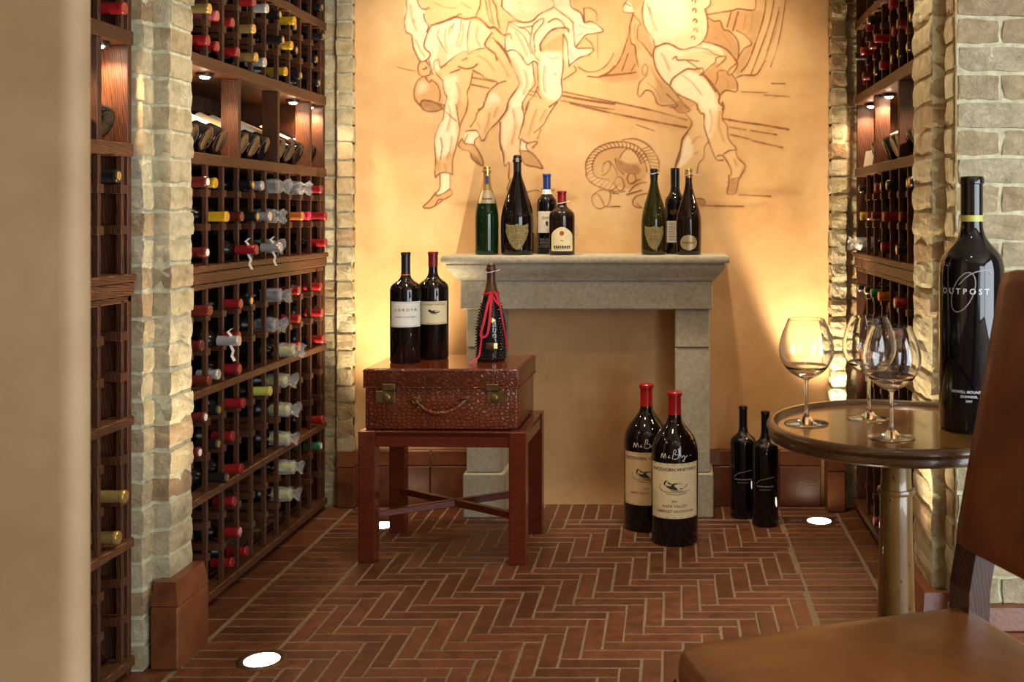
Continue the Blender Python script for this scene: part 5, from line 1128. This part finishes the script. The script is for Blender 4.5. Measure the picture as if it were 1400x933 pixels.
# dark bottle behind
p = bordeaux(0.0405, 0.332, 0.58, 0.72, 0.42, 1.0)
t_ = bottle('matte black bottle with pale side label, standing between two champagne bottles', (0.0085, 4.068, MZ), p, 'black_glass', 'matte_black', 0.232, 0.0)
lb = put_label(t_, p, (-.034, .022, 0.045, 0.128), 'paper_white'); flatshape(p, dashes(-.028, .016, .120, 11, .0065, 31)).obj('lettering', 'ink_brown', lb)
flatshape(p, [[(-.022, .158), (-.010, .150), (0, .158), (.010, .150), (.022, .158), (.020, .172), (.008, .168), (0, .178), (-.008, .168), (-.020, .172)]]).obj('crest', 'bronze_foil', t_)
# Ruinart
p = champagne(0.0480, 0.326, 0.36, 0.80, 0.27)
t_ = bottle('dark champagne bottle with oval gold label and gold cork cap, on the mantel', (0.060, 3.975, MZ), p, 'brown_glass', 'gold_foil', 0.292, -0.02)
lb = patch(p, (0.018, 0.076, lambda z: .034 * max(.002, 1 - ((z - .047) / .0291) ** 2) ** .5), nx=16, nz=16).obj('oval_label', 'paper_gold', t_, 60)
lettering(p, [('RUINART', .0105, 0, .043, 1.1)]).obj('lettering', 'ink_black', lb)
cord(t_, .0165, .306, [(.03, -.01, .304), (.05, -.004, .302)])

# big floor bottles
def big_duck(label, loc, tone, l2, rz):
    p = bordeaux(0.0825, 0.523, 0.585, 0.80, 0.27, 1.16)
    t_ = bottle(label, loc, p, 'dark_glass', 'red_wax', 0.443, rz, None, 48, 'wax_cap')
    z0, z1 = 0.098, 0.288
    lb = put_label(t_, p, (-.098, .098, z0, z1), tone, [('DUCKHORN VINEYARDS', .0155, 0, .262, 1.02)], 'ink_black', 'ink_brown')
    flatshape(p, duck(0.004, .212, .088)).obj('duck_emblem', 'ink_black', lb)
    ribbonline(p, [[(-.05, .193), (-.02, .189), (.03, .190), (.055, .195)], [(-.03, .184), (.01, .181), (.045, .186)], [(-.052, .215), (-.056, .200), (-.045, .196)]], .0009).obj('water_lines', 'ink_brown', lb)
    lettering(p, l2).obj('lettering', 'ink_red' if tone == 'paper_tan' else 'ink_brown', lb)
    sg = [[(-.050, .305), (-.045, .322), (-.040, .306), (-.034, .322), (-.030, .308)], [(-.024, .308), (-.018, .316), (-.022, .308), (-.014, .309)], [(-.008, .304), (-.002, .334), (.006, .330), (.000, .320), (.012, .318), (.010, .306), (-.004, .304)],
          [(.016, .308), (.022, .316), (.026, .308), (.032, .316), (.036, .306), (.034, .296), (.028, .298), (.046, .314)], [(.056, .312), (.062, .314)]]
    ribbonline(p, sg, .0011).obj('signature', 'ink_silver', t_)
big_duck('large dark bottle with red wax cap and cream duck label, front one by the fireplace', (0.006, 3.68, 0.0004), 'paper_cream', [('2001', .0095, 0, .155, 1.1), ('NAPA VALLEY', .0125, 0, .137, 1.15), ('CABERNET SAUVIGNON', .0125, 0, .119, 1.05)], 0.0)
big_duck('large dark bottle with red wax cap and tan duck label, behind its cream-labelled twin', (-0.0976, 3.845, 0.0004), 'paper_tan', [('2012', .0095, 0, .155, 1.1), ('NAPA VALLEY MERLOT', .0115, 0, .139, 1.05)], 0.03)
for lab, loc, h_ in (('slim black bottle with faint grey lettering, against the terracotta baseboard', (0.267, 3.975, .0004), .417), ('slim black bottle with faint grey lettering, in front of its twin by the baseboard', (0.342, 3.872, .0004), .417)):
    p = bordeaux(0.0490, h_, 0.66, 0.77, 0.30)
    t_ = bottle(lab, loc, p, 'black_glass', 'matte_black', 0.325, -0.08)
    ribbonline(p, [[(-.036, .158), (-.02, .172), (.01, .180), (.035, .184)]], .0010).obj('swoosh', 'ink_grey', t_)
    flatshape(p, dashes(-.036, .036, .150, 1, .008, 41, .0022, .004, .008) + dashes(-.026, .026, .138, 1, .008, 42, .0014, .003, .006)).obj('lettering', 'ink_grey', t_)

# ================================================================== ROUND TABLE
TX, TY, TZ = 0.4645, 2.178, 0.706
tb = thing('side_table', 'small round wooden side table with raised rim and pale distressed column', 'table', (TX, TY, 0))
MB().lathe([(0.0, 0.684), (0.246, 0.684), (0.246, TZ - .002), (0.244, TZ), (0.0, TZ)], 96).obj('table_top', 'table_wood', tb, 40)
MB().lathe([(0.2455, TZ - .002), (0.249, TZ + .006), (0.254, TZ + .0105), (0.262, TZ + .0105), (0.2675, TZ + .006), (0.269, TZ), (0.266, TZ - .006), (0.263, TZ - .008), (0.265, TZ - .012), (0.264, TZ - .021), (0.256, TZ - .026), (0.246, TZ - .027), (0.2455, TZ - .020)], 96).obj('rim', 'table_edge', tb, 40)
MB().lathe([(0.0, 0.686), (0.036, 0.686), (0.033, 0.672), (0.0315, 0.655), (0.031, 0.600), (0.032, 0.580), (0.0335, 0.5735), (0.034, 0.50), (0.038, 0.35), (0.042, 0.22), (0.046, 0.14), (0.055, 0.120), (0.0, 0.120)], 40).obj('column', 'column_wood', tb, 35)
MB().lathe([(0.032, 0.577), (0.0375, 0.579), (0.040, 0.5735), (0.0375, 0.568), (0.032, 0.570)], 40).obj('column_ring', 'column_wood', tb, 60)
for k in range(3):
    a = 0.5 + k * 2 * PI / 3; d = Vector((math.cos(a), math.sin(a), 0))
    MB().tube([d * .02 + Vector((0, 0, .150)), d * .08 + Vector((0, 0, .135)), d * .14 + Vector((0, 0, .085)), d * .19 + Vector((0, 0, .035)), d * .225 + Vector((0, 0, .016))], [.026, .024, .020, .017, .0155], 12).obj('foot', 'table_edge', tb, 60)

# glasses
def wine_glass(x, y, label, sc=1.0):
    t_ = thing('wine_glass', label, 'wine glass', (x, y, TZ + .0004), 0, 'empty wine glasses on the round table')
    out = chaikin([(0.0045, 0.088), (0.006, 0.094), (0.020, 0.099), (0.042, 0.113), (0.0575, 0.140), (0.0585, 0.165), (0.050, 0.195), (0.0385, 0.2205)], 3)
    inn = [(max(r - .0011, 0), z + (.0016 if z < .12 else 0)) for r, z in out if z > .0985]
    prof = [(0.0, 0.0), (0.0455, 0.0), (0.0465, 0.0008), (0.0455, 0.0020), (0.030, 0.0036), (0.014, 0.0085), (0.0065, 0.017), (0.0042, 0.032), (0.0036, 0.055), (0.0038, 0.078)] + out + [(0.0380, 0.2212)] + list(reversed(inn)) + [(0.0, 0.1005)]
    prof = [(r * sc, z * sc) for r, z in prof]
    MB().lathe(prof, 56).obj('bowl_and_stem', 'clear_glass', t_, 50)
    return t_
wine_glass(0.2816, 2.207, 'empty balloon wine glass standing alone on the side of the table towards the fireplace')
wine_glass(0.424, 2.259, 'empty balloon wine glass partly behind another one on the round table')
wine_glass(0.432, 2.0675, 'empty balloon wine glass overlapping the one behind it, next to the tall bottle', 1.0)
# Outpost bottle
p = bordeaux(0.0655, 0.519, 0.62, 0.765, 0.335, 1.10)
t_ = bottle('tall black bottle with white lettering on its glass, standing on the round table', (0.617, 2.160, TZ + .0004), p, 'black_glass', 'matte_black', 0.440, 0.0, None, 56)
MB().lathe(sleeve(p, .427, .440, .0006), 40).obj('neck_band', 'lime_foil', t_)
lettering(p, [('O U T P O S T', .0165, -.034, .281, 1.0)], .0009).obj('lettering', 'ink_silver', t_)
sw = [(-.036 + .022 * math.cos(a) * 1.0 + .012 * math.sin(a), .285 + .040 * math.sin(a)) for a in [-2.6 + i * .36 for i in range(19)]]
ribbonline(p, [sw, [(-.044, .300), (-.020, .322), (.010, .330), (.022, .322)]], .0009, .0010).obj('swirl_emblem', 'ink_grey', t_)
lettering(p, [('HOWELL MOUNTAIN', .0075, -.024, .082, 1.0), ('ZINFANDEL', .0065, -.024, .073, 1.0), ('2009', .0065, -.024, .064, 1.0)], .0009).obj('lettering', 'ink_silver', t_)

# ================================================================== LEATHER CHAIR
def rounded_pad(hx, hy, z0, z1, r, crown, cuts=16):
    bm = bmesh.new(); bmesh.ops.create_cube(bm, size=2); bmesh.ops.subdivide_edges(bm, edges=bm.edges[:], cuts=cuts, use_grid_fill=True)
    hz = (z1 - z0) / 2; cz = (z0 + z1) / 2
    for v in bm.verts:
        u, vv, wv = v.co; q = Vector((u * hx, vv * hy, wv * hz))
        c_ = Vector((max(-hx + r, min(hx - r, q.x)), max(-hy + r, min(hy - r, q.y)), max(-hz + r, min(hz - r, q.z))))
        d = q - c_; q = c_ + (d.normalized() * r if d.length > 1e-6 else d)
        if q.z > 0: q.z += crown * (1 - (q.x / hx) ** 2) * (1 - (q.y / hy) ** 2)
        v.co = (q.x, q.y, q.z + cz)
    bm.verts.index_update(); mb = MB(); mb.add([v.co[:] for v in bm.verts], [[v.index for v in f.verts] for f in bm.faces]); bm.free(); return mb
ch = thing('chair', 'tan leather chair with padded seat and dark wooden posts beside the round table', 'chair', (0.338, 1.542, 0), math.radians(18.5))
seat = rounded_pad(0.275, 0.245, 0.385, 0.462, 0.032, 0.014).obj('seat', 'tan_leather', ch, 180)
MB().tube([(-0.278, -0.235, .394), (-0.278, 0.235, .394)], .004, 6).obj('welt', 'tan_leather', seat, 60)
for k in range(21):
    o = MB().lathe([(0.0055, 0.0), (0.005, 0.002), (0.003, 0.0036), (0.0, 0.0042)], 10).obj('nail_head', 'iron', seat, 60)
    o.location = (-0.2745, -0.23 + k * 0.023, 0.400); o.rotation_euler = (0, -PI / 2, 0)
MB().cbox(-0.262, 0.268, -0.232, 0.232, 0.330, 0.386, 0.004).obj('seat_frame', 'chair_wood', ch)
for sx in (-1, 1):
    for sy in (-1, 1):
        if sx < 0: MB().cbox(-0.262, -0.214, sy * 0.205 - .024, sy * 0.205 + .024, 0, 0.332, 0.004).obj('leg', 'chair_wood', ch)
        else:
            mb = MB(); y0 = sy * 0.212
            for z_, xo in ((0, .020), (.38, .0), (.50, .004), (.58, .020), (.98, .106)):
                mb.v += [(0.236 + xo, y0 - .030, z_), (0.278 + xo, y0 - .030, z_), (0.278 + xo, y0 + .030, z_), (0.236 + xo, y0 + .030, z_)]
            for j in range(4):
                for k in range(4): mb.f.append((4 * j + k, 4 * j + (k + 1) % 4, 4 * j + 4 + (k + 1) % 4, 4 * j + 4 + k))
            mb.f += [(3, 2, 1, 0), (16, 17, 18, 19)]; mb.obj('back_post', 'chair_wood', ch)
bk = rounded_pad(0.030, 0.247, 0.562, 1.048, 0.016, 0.0, 14)
bk.v = [(x + 0.262 + (z - .562) * .205 + .012, y, z + (0.008 * (1 - (y / .247) ** 2) if z > .8 else 0)) for x, y, z in bk.v]
bk.obj('backrest', 'back_leather', ch, 180)
for sy in (-1, 1): MB().cbox(-0.22, 0.25, sy * 0.205 - .010, sy * 0.205 + .010, 0.14, 0.165, 0.003).obj('stretcher', 'chair_wood', ch)
